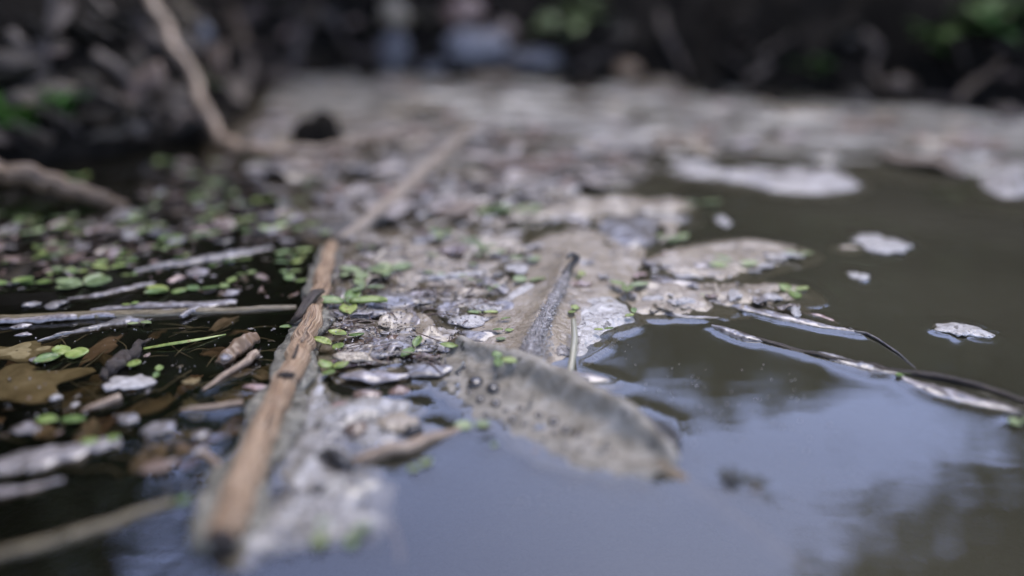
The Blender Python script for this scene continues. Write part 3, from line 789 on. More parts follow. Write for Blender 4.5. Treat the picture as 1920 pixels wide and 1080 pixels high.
tubething('straw', 'thin olive straw floating level from the left edge towards the stick', 'straw', [pg(-60, 605, -0.0002), pg(120, 596, 0.0004), pg(300, 588, 0.0004), pg(440, 584, -0.0001), pg(556, 579, -0.0006)], [0.0018, 0.0018, 0.0017, 0.0016, 0.0013], 'straw', 90, 14, 0.1, 0.1, 1, 30, 0.3)
tubething('straw', 'blurred olive straw in the near left corner ending at a green leaf', 'straw', [pg(-80, 1062, -0.0004), pg(80, 1020, 0.0002), pg(200, 985, 0.0004), pg(322, 945, 0.0002)], [0.0012, 0.0013, 0.0012, 0.001], 'straw', 60, 12, 0.1, 0.1, 1, 31, 0.3)
tubething('twig', 'orange-brown twig pointing at the bark chip left of the stick', 'twig', [pg(380, 732, -0.0003), pg(420, 705, 0.0005), pg(455, 683, 0.001), pg(482, 664, 0.0014)], [0.0005, 0.0009, 0.0011, 0.0014], 'twig', 40, 10, 0.2, 0.2, 1, 32, 0.4)
tubething('twig', 'short straight brown twig lying level left of the stick', 'twig', [pg(338, 771, -0.0004), pg(400, 764, 0.0003), pg(455, 755, 0.0004)], [0.0007, 0.0009, 0.0008], 'twig', 30, 9, 0.2, 0.1, 1, 33, 0.3)
tubething('twig', 'stubby round-ended twig beside the sunken brown leaf', 'twig', [pg(152, 773, -0.0008), pg(185, 760, 0.0002), pg(226, 744, 0.0008)], [0.0008, 0.0011, 0.0011], 'twig', 24, 10, 0.15, 0.1, 1, 34)
tubething('twig', 'dark gnarled twig above the pale foam scrap at left', 'twig', [pg(188, 706, 0.0001), pg(212, 690, 0.0012), pg(230, 674, 0.0016), pg(250, 655, 0.0012), pg(280, 636, 0.0)], [0.0012, 0.0016, 0.0017, 0.0014, 0.0006], 'bark', 70, 12, 0.6, 0.2, 1, 35, 0.8)
tubething('twig', 'broken brown twig close to the stick in the near dark water', 'twig', [pg(378, 848, 0.0), pg(398, 862, 0.0006), pg(420, 882, 0.0004)], [0.0008, 0.0009, 0.0007], 'twig', 20, 9, 0.2, 0.1, 1, 36)
tubething('twig', 'pale pinkish twig crossing from the slime film to bright water', 'twig', [pg(660, 868, 0.0), pg(715, 850, 0.0016), pg(780, 832, 0.0014), pg(862, 808, -0.0002)], [0.0012, 0.0015, 0.0016, 0.001], 'twig', 40, 10, 0.2, 0.1, 1, 37, 0.4)
tubething('twig', 'black curved twig lying on the slime film', 'twig', [pg(588, 858, 0.001), pg(620, 848, 0.0026), pg(648, 862, 0.003), pg(664, 884, 0.0014)], [0.0008, 0.0014, 0.0016, 0.0007], 'dark', 30, 9, 0.5, 0, 1, 38, 0.6)
tubething('twig', 'thin submerged reddish twig right of the slime film', 'twig', [pg(690, 880, -0.002), pg(718, 930, -0.003), pg(740, 1000, -0.003), pg(752, 1060, -0.004)], [0.0007, 0.0008, 0.0007, 0.0006], 'twig', 30, 8, 0.2, 0, 1, 39, 0.4, wl=False)
tr_ = thing('floating_twig', 'long thin twig floating out to the right edge over dark water', 'twig', pg(1540, 668))
V, F, U = tube([pg(1300, 596, -0.001), pg(1370, 618, 0.0003), pg(1440, 641, 0.0006), pg(1540, 668, 0.0005), pg(1650, 690, 0.0008), pg(1740, 703, 0.0012), pg(1840, 724, 0.001), pg(1960, 768, 0.0006)], [0.0005, 0.0007, 0.0007, 0.0006, 0.0007, 0.0009, 0.0008, 0.0007], 130, 12, 0.25, 0.2, 1, 40, 0.6)
mobj('stem', V, F, 'bark', tr_, uv=U, wl=True)
tubething('dark_stalk', 'dark curved stalk leading from the film to the floating twig', 'stalk', [pg(1590, 618, 0.0), pg(1630, 630, 0.0004), pg(1672, 655, 0.0002), pg(1725, 700, -0.0002)], [0.0006, 0.0006, 0.0005, 0.0003], 'dark', 40, 9, 0.3, 0, 1, 41, 0.8, wl=False)
V, F = strip([pg(268, 655, 0.0002), pg(320, 646, 0.0009), pg(370, 638, 0.0008), pg(424, 628, 0.0)], [0.0006, 0.0009, 0.0008, 0.0002], lambda t, v: (v, 0.0003 * abs(v)), 30, 5, 0.0002, 0.05, 0, 100, 3)
tag(mobj('grass_blade', V, F, 'green', wl=True), 'thin green grass blade on dark water left of the stick', 'grass')
chip = thing('bark_chip', 'orange-brown broken bark chip afloat left of the stick', 'bark', pg(442, 655))
V, F = strip([pg(412, 682, 0.0), pg(432, 662, 0.0016), pg(452, 644, 0.0026), pg(478, 630, 0.0022)], [0.002, 0.0026, 0.003, 0.0022], lambda t, v: (v, 0.0016 * (1 - v * v)), 40, 14, 0.0012, 0.35, 0.0012, 420, 9, 14)
mobj('chip', V, F, 'log', chip, wl=True)
V, F = blob_sheet(pg(424, 668, 0.0026), 0.0016, 0.0022, 0.3, 5, 0.25, 0.0004)
mobj('pale_flake', V, F, 'wet', chip)

# ================================================================== LEAF STRIPS AND FILMS, EACH ITS OWN
def convex(h, skew=0.0):
    return lambda t, v: (v, 0.6 * h * (1 - abs(v) ** 3) * (0.35 + 0.65 * math.sin(math.pi * min(1, t * 0.9 + 0.08))) - 0.0006 * abs(v) ** 6)
def leafstrip(label, pts, w, h, m='wet', seed=0, edge=0.6, bumps=0.0006, bf=260, nu=70, name='wet_leaf', cat='leaf', z=0.0001, ef=16):
    V, F = strip([pg(x, y, z) for x, y in pts], w, convex(h), nu, 13, 0.0005, edge, bumps, bf, seed, ef)
    return tag(mobj(name, V, F, m, wl=True), label, cat)
leafstrip('wavy lavender-grey wet leaf floating behind the thin straw', [(250, 508), (320, 496), (400, 484), (460, 472), (510, 462)], [0.0012, 0.003, 0.0034, 0.0034, 0.0016], 0.0016, seed=1)
leafstrip('long wet grey leaf with a hooked end lying along the thin straw', [(170, 582), (250, 574), (320, 572), (380, 571), (444, 566)], [0.0008, 0.002, 0.0024, 0.003, 0.0022], 0.0013, seed=2)
leafstrip('small hooked lavender leaf lobe over the thin straw', [(338, 592), (352, 583), (372, 574)], [0.0006, 0.0014, 0.0014], 0.0008, seed=3, nu=20, z=0.0016)
leafstrip('pointed pale leaf tapering left in front of the thin straw', [(70, 640), (130, 624), (190, 610), (240, 600), (278, 602)], [0.0002, 0.0012, 0.0022, 0.003, 0.0024], 0.0011, seed=4)
leafstrip('beige peeling strip lying on the left end of the thin straw', [(-30, 601), (60, 598), (150, 590), (250, 585), (330, 580)], [0.0014, 0.0016, 0.0018, 0.0016, 0.0005], 0.0008, 'wet', 5, z=0.0014)
leafstrip('thin grey wet film behind the long leaf on the straw', [(125, 560), (190, 552), (240, 540), (290, 530)], [0.0008, 0.0018, 0.0022, 0.0012], 0.001, seed=6)
leafstrip('blurred bluish leaf in the lower left corner under a green leaf', [(-60, 895), (30, 868), (120, 850), (200, 832), (226, 822)], [0.003, 0.0042, 0.0042, 0.003, 0.001], 0.0014, seed=7)
leafstrip('faint grey sliver below the blurred bluish leaf', [(-60, 930), (30, 918), (120, 900)], [0.0012, 0.0018, 0.0004], 0.0008, seed=8)
leafstrip('lavender leaf edge along the front of the silty shelf', [(1195, 583), (1250, 590), (1300, 596), (1358, 597)], [0.001, 0.0016, 0.0016, 0.0006], 0.0013, seed=9, edge=0.2)
leafstrip('long smooth lavender leaf edge at the right tip of the film', [(1335, 566), (1400, 580), (1470, 596), (1540, 612), (1614, 625)], [0.0016, 0.003, 0.003, 0.0022, 0.0005], 0.0015, seed=10, edge=0.22)
leafstrip('small strip shaped as a lavender meniscus reflection on the left of the floating twig', [(1334, 612), (1366, 624), (1400, 636), (1434, 641)], [0.0006, 0.0022, 0.0026, 0.0014], 0.0022, seed=11, edge=0.2)  # convex strip stands in for sky mirrored in the meniscus
leafstrip('lavender leaf on the middle of the floating twig', [(1534, 664), (1578, 678), (1630, 692), (1694, 703)], [0.0008, 0.0026, 0.0030, 0.0009], 0.0022, seed=12, edge=0.2)
leafstrip('flat streaked grey leaf hanging on the right end of the floating twig', [(1680, 706), (1740, 728), (1810, 748), (1880, 766), (1940, 780)], [0.0008, 0.0036, 0.004, 0.0026, 0.0008], 0.0014, seed=13, edge=0.12)
leafstrip('brown sliver above the tip of the lavender leaf edge', [(1500, 585), (1540, 595), (1572, 606)], [0.0008, 0.0012, 0.0006], 0.001, 'wetpink', 14, nu=24)
leafstrip('white wet strip across the litter mat behind the ridge leaf', [(800, 524), (850, 519), (900, 515), (944, 512)], [0.0008, 0.0018, 0.002, 0.0008], 0.0022, 'froth', 15, nu=40, z=0.001)
leafstrip('pinkish white folded leaf strip left of the raised midrib', [(925, 585), (960, 560), (1000, 538), (1048, 520)], [0.0016, 0.0026, 0.0028, 0.0008], 0.0022, 'froth', 16, nu=40, z=0.0012)

# hand-placed wet leaf pieces in the litter mat and around
def piece(label, x, y, w, hpx, m='wet', seed=0, z=0.0004, dome=0.0012, edge=0.28, rot=0.0, bumps=0.0009, name='leaf_fragment', cat='leaf', group=None, tilt=(0, -0.05), lobes=None, la=0.0, wl=True):
    k = px_size(x, y)
    fore = math.sin(math.atan2(CAM_H, pg(x, y)[1]))
    V, F = blob_sheet(pg(x, y, z), w * k / 2, hpx * k / 2 / fore, rot, seed, edge, dome, bumps, 220, 0.0004, 7, 40, lobes, tilt, la)
    return tag(mobj(name, V, F, m, wl=wl), label, cat, group)
for q, a in enumerate([
    ('broad lavender wet leaf with a dark pit in the litter mat', 742, 562, 150, 34, 'wet'),
    ('smooth lavender leaf just behind the trefoil seedling by the stick', 672, 586, 120, 22, 'wet'),
    ('smooth bluish leaf in the front of the litter mat', 752, 648, 130, 34, 'wet'),
    ('lavender leaf with torn front edge beside the stick', 690, 664, 100, 24, 'wet'),
    ('brown leaf splinter standing in the litter mat', 735, 638, 26, 18, 'wetbrown'),
    ('pink leaf scrap beside the stick below the litter mat', 644, 680, 54, 14, 'wetpink'),
    ('dark red pebble-like scrap in black water below the mat', 690, 740, 56, 20, 'wetpink'),
    ('second dark red scrap in black water right of the first', 746, 732, 40, 18, 'wetpink'),
    ('grey wet leaf bridging the mat and the curled leaf', 805, 690, 90, 36, 'wet'),
    ('pale bluish leaf at the front rim of the litter mat', 705, 706, 130, 22, 'wet'),
    ('small pale leaf at the back of the litter mat', 768, 497, 32, 9, 'wetpink'),
    ('white wet leaf at the right of the litter mat', 880, 600, 70, 24, 'foam'),
    ('frothy white scrap left of the raised midrib', 912, 572, 70, 22, 'foam'),
    ('dark pooled leaf beside the frothy scrap', 945, 572, 60, 26, 'wet'),
    ('grey leaf with green flecks left of the midrib base', 905, 630, 80, 24, 'wet'),
    ('grey leaf scrap below the silted leaf beside the stem', 1048, 654, 46, 26, 'rib'),
    ('oval lavender scrap below the stem on dark water', 1086, 712, 34, 12, 'wet'),
    ('lavender scrap between the stem and the curled leaf', 1110, 734, 50, 14, 'wet'),
    ('lavender leaf lying on the tan silt film at right', 1312, 497, 60, 16, 'wet'),
    ('long lavender leaf across the silty shelf', 1250, 532, 120, 10, 'wet'),
    ('grey scrap at the tip of the tan silt film', 1450, 482, 40, 14, 'wet'),
    ('white scrap on the silty shelf below the green leaf', 1447, 557, 38, 12, 'foam'),
    ('small white scrap left on the silty shelf', 1225, 560, 40, 10, 'foam'),
    ('white scrap in the middle of the silty shelf', 1285, 565, 54, 12, 'foam'),
    ('broad bluish wet leaf behind the tan leaf', 1190, 448, 80, 22, 'wet'),
    ('reddish leaf strip on the upper slime film', 640, 762, 70, 22, 'wetpink'),
    ('brown leaf flake on the slime film beside the reddish strip', 672, 800, 46, 24, 'wetbrown'),
    ('grey rough leaf at the right rim of the slime film', 742, 790, 80, 40, 'silt'),
    ('dark hollow leaf at the right tip of the slime film', 772, 806, 44, 18, 'dark'),
    ('dark bluish spot on the lower slime film', 598, 916, 30, 20, 'dark'),
    ('second dark spot right of the first on the lower slime film', 652, 910, 34, 20, 'dark'),
    ('small dark spot near the stick on the slime film', 600, 800, 24, 14, 'dark'),
    ('small dark spot beside the stick on the lower slime film', 528, 922, 20, 16, 'dark'),
]):
    piece(a[0], a[1], a[2], a[3], a[4], a[5], 300 + q, z=0.0010 if a[5] != 'wetpink' else 0.0004)
# pale foam caps and lumps at left
for q, (lab, x, y, w, hp, m) in enumerate([
    ('lumpy pale foam scrap at the foot of the gnarled twig', 238, 716, 84, 34, 'foam'),
    ('round pale wet scrap below the lumpy foam', 241, 783, 44, 24, 'wet'),
    ('round pale wet scrap right of the blurred green leaf', 297, 804, 54, 28, 'wet'),
    ('blurred pinkish pale scrap in the near dark water', 298, 872, 62, 34, 'wetpink'),
    ('blurred pale scrap at the left edge beside the green pair', 45, 802, 52, 18, 'wet'),
    ('small bluish scrap beside the stick in near water', 374, 816, 32, 18, 'wet'),
    ('faint bluish scrap below the small one by the stick', 376, 842, 34, 16, 'wet'),
    ('tiny white bubble-like scrap near the round-ended twig', 139, 756, 14, 10, 'foam'),
    ('small white scrap above the blurred green pair', 107, 746, 20, 14, 'foam'),
    ('small white scrap at the left edge under the straw', 40, 610, 34, 9, 'wet'),
    ('thin white scrap just under the straw at left', 46, 625, 30, 8, 'wet'),
    ('pale scrap behind the straw at left', 60, 570, 34, 12, 'wet'),
    ('grey rippled scrap behind the straw near the first', 105, 570, 44, 15, 'wet'),
    ('grey leaf scrap on dark water behind the long leaf', 370, 510, 44, 13, 'wet'),
    ('olive scrap of leaf in front of the bark chip', 358, 715, 34, 12, 'sunk'),
    ('pink grey scrap touching the green trefoil', 76, 672, 34, 12, 'wet'),
    ('bluish pale scrap at the tip of the fallen branch', 228, 402, 46, 26, 'wet'),
    ('dull pink scrap against the left side of the stick', 484, 725, 40, 14, 'wetpink'),
]):
    piece(lab, x, y, w, hp, m, 400 + q, z=0.0004, dome=0.0005, edge=0.42, name='pale_scrap', cat='scrap')
for q, (lab, x, y, w, hp) in enumerate([
    ('large bright foam fleck floating alone on dark water', 1660, 458, 92, 40),
    ('small bright foam fleck below the large one', 1611, 518, 34, 20),
    ('flat foam fleck near the right edge above the floating twig', 1806, 619, 82, 30),
    ('small pale fleck beside the foam tongue', 1355, 414, 28, 20)]):
    piece(lab, x, y, w, hp, 'froth', 450 + q, z=0.0004, dome=0.0013, name='foam_fleck', cat='foam', edge=0.45)
piece('dull silt streak left of the large foam fleck', 1588, 468, 70, 16, 'silt', 460, z=-0.0008, name='silt_streak', cat='film')
tag(mobj('drowned_seed', *lump(pg(1372, 903, 0.0010), 0.0020, 0.0014, 0.0014, 71, 0.3), 'dark', wl=True), 'black seed floating on the bright water at lower right', 'seed')
tag(mobj('drowned_seed', *lump(pg(1416, 918, 0.0003), 0.0013, 0.0011, 0.0009, 72, 0.35), 'bark', wl=True), 'smaller brown seed beside the black one on bright water', 'seed')
tag(mobj('drowned_seed', *lump(pg(1004, 847, 0.0), 0.0008, 0.0008, 0.0005, 73, 0.3), 'twig', wl=True), 'tiny tan seed near the edge of the curled leaf', 'seed')
# sunken leaves at left
def lobed(label, x, y, w, hp, rot, seed, z, m='sunk', lobes=5):
    piece(label, x, y, w, hp, m, seed, z, 0.0008, 0.14, rot, 0.0006, 'sunken_leaf', 'leaf', None, (0, 0), lobes, 0.26, wl=False)
lobed('olive-brown lobed leaf sunk just under the water at the left edge', 20, 722, 230, 76, 0.2, 501, -0.0012)
lobed('smaller olive leaf above the lobed one at the left edge', 32, 660, 120, 34, 0.1, 502, -0.0004)
lobed('dark leaf sunk beside the lobed leaf', 165, 735, 150, 40, 0.0, 503, -0.005, 'drowned')

# words that place a small thing by the nearest thing one can find
MARKS = [(30, 440, 'below the thick fallen branch at far left'), (110, 380, 'under the thick fallen branch'), (225, 420, 'by the tip of the fallen branch'), (300, 330, 'left of the bent branch elbow'), (330, 440, 'behind the wavy grey leaf'),
         (430, 320, 'under the bent branch elbow'), (430, 420, 'midway from bent branch to stick'), (530, 370, 'below the bent branch tip'), (560, 440, 'at the far end of the long stick'), (40, 500, 'left of the large pale cluster'),
         (240, 510, 'right of the large pale cluster'), (400, 530, 'above the hooked grey leaf'), (510, 520, 'just left of the bark flake'), (60, 700, 'over the sunken lobed leaf'), (250, 640, 'by the gnarled twig'),
         (420, 640, 'around the bark chip'), (330, 740, 'by the small round leaf pair'), (450, 760, 'against the near left of the stick'), (150, 800, 'by the blurred green pair'), (330, 870, 'in the near dark water'),
         (640, 470, 'behind the bark flake at right'), (650, 560, 'beside the four-leaved seedling'), (660, 650, 'beside the folded leaf at the stick'), (740, 450, 'at the back of the mat'), (760, 540, 'beside the broad lavender leaf'),
         (770, 640, 'beside the smooth bluish leaf'), (850, 470, 'behind the white wet strip'), (860, 560, 'below the white wet strip'), (850, 630, 'above the curled leaf'), (950, 470, 'near the back of the silted leaf'),
         (930, 580, 'left of the raised midrib'), (1040, 460, 'behind the midrib hook'), (1130, 490, 'right of the midrib hook'), (1180, 520, 'at the right rim of the silted leaf'), (1250, 480, 'at the left of the tan film'),
         (1380, 480, 'on the tan film'), (1480, 480, 'at the tip of the tan film'), (1240, 560, 'on the left of the shelf'), (1340, 560, 'on the middle of the shelf'), (1470, 560, 'on the right of the shelf'),
         (700, 420, 'between the two sticks'), (860, 415, 'behind the mat'), (1000, 410, 'behind the silted leaf'), (1150, 390, 'on the far litter film'), (1260, 400, 'by the flat lavender leaf'),
         (540, 220, 'left of the dark stump'), (640, 300, 'below the dark stump'), (700, 200, 'below the bluish stone'), (780, 320, 'by the far tan stick'), (860, 180, 'by the dark clod'), (950, 300, 'on the middle scum'),
         (1050, 200, 'below the flat slab'), (1200, 280, 'left of the foam tongue'), (1300, 200, 'under the dark middle bank'), (1450, 250, 'above the foam tongue'), (1560, 200, 'below the bright bank tuft'), (1700, 260, 'on the right scum'), (1850, 260, 'at the right edge of the scum')]
def near(x, y):
    return min(MARKS, key=lambda k: (k[0] - x) ** 2 + (2.2 * (k[1] - y)) ** 2)[2]
def sized(v, a, b):
    return 'small' if v < a + (b - a) * 0.33 else ('large' if v > a + (b - a) * 0.67 else 'mid-sized')
HUE = {'wet': 'grey', 'wetbrown': 'brown', 'wetpink': 'pinkish', 'foam': 'white', 'silt': 'tan', 'rib': 'dark grey', 'litter': 'mottled', 'matgrey': 'grey', 'matbrown': 'brown', 'drowned': 'brown', 'drownedtan': 'tan', 'bankleaf': 'dark brown', 'green': 'bright green', 'dull_green': 'dull green'}
USED = set()
NUM = {1: 'one-leaved', 2: 'two-leaved', 3: 'three-leaved'}
# ================================================================== SEEDLINGS (GREEN)
def leaflet_mesh(name, L, W, m, seed, cup=0.0005, notch=False):
    nu, nv = 11, 7
    G = np.zeros((nu, nv, 3))
    for i in range(nu):
        t = i / (nu - 1)
        w = W * (math.sin(math.pi * min(1, max(0.02, t * 0.93 + 0.05))) ** 0.75) / 2
        for j in range(nv):
            v = j / (nv - 1) * 2 - 1
            G[i, j] = (0.0006 + t * L, v * w, 0.0004 + cup * (0.5 * v * v - 0.35 * t * t) + 0.0004 * t)
    G[..., 2] += 0.00018 * fbm(G[..., 0] * 420, G[..., 1] * 420, seed, 2)
    V, F = sheet_from_grid(G, False, 0.00025)
    me = bpy.data.meshes.new(name)
    me.from_pydata(V.tolist(), [], F)
    me.polygons.foreach_set('use_smooth', np.ones(len(me.polygons), bool))
    me.materials.append(MT[m])
    return me
LEAFM = {m: [leaflet_mesh('leaflet', 0.0068, 0.0052, m, 1), leaflet_mesh('leaflet', 0.0075, 0.0046, m, 2, 0.0009), leaflet_mesh('leaflet', 0.0058, 0.0054, m, 3, -0.0004), leaflet_mesh('leaflet', 0.0085, 0.0042, m, 4, 0.0012)] for m in ('green', 'dull_green')}

def seedling(x, y, wpx, angs, label, group=None, m='green', z=0.0004, g=random, lift=0.12):
    c = pg(x, y, z)
    s = wpx * px_size(x, y) / 0.0112
    o = thing('seedling', label, 'seedling', c, group, g.uniform(-0.3, 0.3))
    for a in angs:
        l = bpy.data.objects.new('leaflet', g.choice(LEAFM[m]))
        COL.objects.link(l)
        l.parent = o
        l.rotation_euler = (g.uniform(-0.2, 0.2), g.uniform(-lift, 0.06), math.radians(a))
        k = s * g.uniform(0.85, 1.12)
        l.scale = (k, k, k)
        l.location = (0, 0, g.uniform(0, 0.0006))
    for a in np.linspace(0, 6.28, 10):
        r = 0.005 * s
        WATERLINE.append(np.array([[c[0] + r * 0.8 * math.cos(a), c[1] + r * 0.8 * math.sin(a), 0]]))
    return o

HAND = [
    (118, 668, 76, (10, 120, 225), 'bright three-leaved seedling on dark water at far left', 'green'),
    (297, 700, 36, (100, 275), 'neat pair of small round green leaves left of the bark chip', 'green'),
    (238, 687, 44, (5,), 'single flat green leaf beside the gnarled twig', 'green'),
    (112, 792, 66, (15, 190), 'blurred green leaf pair below the sunken brown leaf', 'green'),
    (190, 828, 58, (20, 200), 'blurred green leaf lying on the bluish leaf', 'green'),
    (332, 946, 44, (60, 200), 'blurred green leaf at the end of the near straw', 'green'),
    (610, 1000, 56, (100, 250), 'left of two big blurred green leaves near the bottom edge', 'green'),
    (656, 1006, 54, (20, 280), 'right of two big blurred green leaves near the bottom edge', 'green'),
    (786, 875, 46, (40, 220), 'dull green leaf afloat alone on the blue water', 'dull_green'),
    (888, 800, 50, (20, 190), 'pale green leaf where the pinkish twig meets bright water', 'dull_green'),
    (921, 831, 30, (300,), 'small pale green leaf just below the curled leaf', 'dull_green'),
    (245, 573, 26, (0, 170), 'tiny green leaf resting on the long grey leaf', 'green'),
    (650, 572, 84, (10, 95, 200, 300), 'bright four-leaved seedling hugging the right side of the stick', 'green'),
    (652, 630, 56, (8, 175), 'long green leaf on the litter beside the stick', 'green'),
    (623, 650, 54, (330, 150), 'light green leaf folded against the stick', 'green'),
    (622, 692, 54, (20, 130, 250), 'overlapping green leaves at the stick edge below the mat', 'green'),
    (778, 655, 48, (70, 230), 'two-toned green leaf on the bluish leaf in the mat', 'green'),
    (556, 614, 44, (12, 190), 'small green leaf tucked under the bark flake', 'green'),
    (684, 542, 50, (20, 140, 260), 'dull green cluster behind the trefoil seedling', 'dull_green'),
    (730, 508, 60, (10, 120, 200), 'blurred dull green leaves at the back of the litter mat', 'dull_green'),
    (680, 512, 60, (30, 170, 280), 'blurred dull green leaves close to the back of the stick', 'dull_green'),
    (550, 474, 46, (10, 190), 'uppermost green leaf in the row left of the stick', 'green'),
    (545, 496, 44, (20, 180), 'second green leaf down in the row left of the stick', 'green'),
    (541, 511, 30, (0, 170), 'third small leaf down in the row left of the stick', 'green'),
    (552, 528, 44, (340, 130), 'lowest green leaf in the row left of the stick', 'green'),
    (428, 533, 34, (70, 250), 'yellow-green upright leaf above the hooked grey leaf', 'green'),
    (447, 490, 34, (10, 200), 'green leaf at the right end of the wavy grey leaf', 'green'),
    (318, 547, 62, (0, 160, 200), 'row of bright green leaflets behind the long grey leaf', 'green'),
    (375, 546, 52, (10, 170), 'bright green leaves right of the leaflet row', 'green'),
    (158, 537, 76, (5, 80, 175, 210), 'largest pale green leaf cluster behind the straw at left', 'dull_green'),
    (66, 533, 44, (10, 180), 'flat green leaf left of the large pale cluster', 'green'),
    (18, 534, 60, (20, 200), 'green leaf curling at the left edge behind the straw', 'green'),
    (176, 497, 36, (40, 200), 'bright green leaf just behind the large pale cluster', 'green'),
    (146, 511, 32, (10, 180), 'small green leaf left of the bright one behind the cluster', 'green'),
    (205, 507, 44, (10, 160), 'green leaf right of the bright one behind the cluster', 'green'),
    (118, 507, 40, (0, 180), 'flat dim green leaf behind the left of the cluster', 'dull_green'),
    (262, 607, 34, (200, 340), 'green leaf caught at the blunt end of the pointed leaf', 'dull_green'),
    (905, 588, 34, (10, 190), 'small green leaf on the frothy scrap', 'green'),
    (938, 600, 26, (0,), 'tiny green leaf beside the midrib', 'green'),
    (862, 650, 60, (5, 185), 'long green leaf on the edge of the curled leaf', 'green'),
    (936, 676, 44, (90, 250, 330), 'bright green tuft on top of the curled leaf', 'green'),
    (945, 621, 30, (10, 200), 'pale green leaf left of the midrib base', 'green'),
    (928, 636, 34, (10,), 'flat pale green leaf below the pale one by the midrib', 'dull_green'),
    (1075, 583, 36, (60, 240), 'green leaf on the frothy leaf at the top of the pale stem', 'green'),
    (1132, 620, 30, (20, 210), 'green leaf at the front of the frothy leaf', 'green'),
    (1190, 590, 34, (100, 220), 'green leaf where froth meets the dark water', 'green'),
    (1176, 540, 56, (20, 150, 260), 'dull green leaves on the silt right of the ridge', 'dull_green'),
    (1082, 518, 34, (280, 60), 'green leaf beside the hook of the midrib', 'green'),
    (990, 530, 50, (10, 150), 'dull green leaves behind the pinkish strip', 'dull_green'),
    (985, 488, 50, (30, 190), 'dull green leaves on the back of the silted leaf', 'dull_green'),
    (1488, 548, 50, (20, 140, 260), 'green leaf on the right end of the silty shelf', 'green'),
    (1495, 479, 46, (10, 190), 'green leaf at the tip of the tan silt film', 'dull_green'),
    (1375, 502, 60, (10, 130, 200), 'green growth along the front of the tan silt film', 'dull_green'),
    (1305, 562, 36, (20, 200), 'green leaf in the middle of the silty shelf', 'green'),
    (1262, 448, 60, (10, 160, 250), 'dull green leaves behind the tan silt film', 'dull_green'),
    (1310, 384, 60, (0, 180), 'blurred green streak beside the far litter film', 'dull_green'),
    (965, 398, 90, (0, 170, 200), 'blurred pale green streak before the scum', 'dull_green'),
    (1694, 704, 36, (20, 200), 'green leaf caught on the floating twig', 'green'),
    (1914, 793, 40, (10, 190), 'pale green leaf at the right edge below the floating twig', 'dull_green'),
    (150, 336, 34, (70, 200), 'small green leaf growing beside the fallen branch', 'green'),
    (512, 430, 50, (40, 190), 'blurred pale green leaf far left of the stick top', 'dull_green'),
]
gr = random.Random(5)
for x, y, w, an, lab, m in HAND:
    zz = 0.0004
    if 840 < x < 1240 and 420 < y < 690:
        zz = 0.0022
    if lab.startswith('bright green tuft'):
        zz = 0.006
    if lab.startswith('long green leaf on the edge'):
        zz = 0.0032
    if 600 < x < 840 and 420 < y < 700:
        zz = 0.0016
    seedling(x, y, w, an, lab, None, m, zz, gr)
def inside(px, py, P):
    c = False
    for i in range(len(P)):
        (ax, ay), (bx, by) = P[i], P[(i + 1) % len(P)]
        if (ay > py) != (by > py) and px < (bx - ax) * (py - ay) / (by - ay) + ax:
            c = not c
    return c
FAR_LEFT = [(-20, 395), (120, 410), (235, 400), (300, 300), (420, 290), (560, 310), (600, 360), (600, 440), (560, 460), (480, 455), (260, 480), (60, 485), (-20, 490)]
MID_LEFT = [(-20, 480), (240, 480), (520, 480), (590, 470), (570, 560), (450, 560), (240, 530), (-20, 545)]
def scatter(P, n, g):
    xs = [p[0] for p in P]; ys = [p[1] for p in P]
    out = []
    while len(out) < n:
        y0, y1 = min(ys), max(ys)
        x, y = g.uniform(min(xs), max(xs)), g.uniform(y0, y1)
        if inside(x, y, P):
            out.append((x, y))
    return out
def scatter_seedlings(P, n, w0, w1, angs, mats, where, group, z):
    for q in range(n):
        for _ in range(40):
            (x, y), = scatter(P, 1, gr)
            w = gr.uniform(w0, w1); a = gr.choice(angs); m = gr.choice(mats)
            lab = '%s %s %s seedling %s %s' % (sized(w, w0, w1), HUE[m], NUM[len(a)], where, near(x, y))
            if lab not in USED:
                break
        USED.add(lab)
        k = (y + 60) / 480 if y < 440 else 1
        seedling(x, y, w * k, a, lab, group, m, z, gr)
scatter_seedlings(FAR_LEFT, 75, 20, 36, [(10, 180), (20, 140, 260), (0,), (70, 200)], ['green', 'dull_green', 'dull_green'], 'blurred', 'blurred seedlings at left', 0.0005)
scatter_seedlings(MID_LEFT, 12, 16, 30, [(10, 180), (0,), (70, 200)], ['green'], 'on dark water', 'seedlings behind the straw', 0.0003)
MATSC = [(630, 440), (800, 425), (990, 440), (930, 540), (850, 560), (700, 540), (625, 520)]
scatter_seedlings(MATSC, 16, 22, 40, [(10, 180), (20, 140, 260), (0,)], ['dull_green'], 'stuck in the litter', 'seedlings in the litter mat', 0.0016)

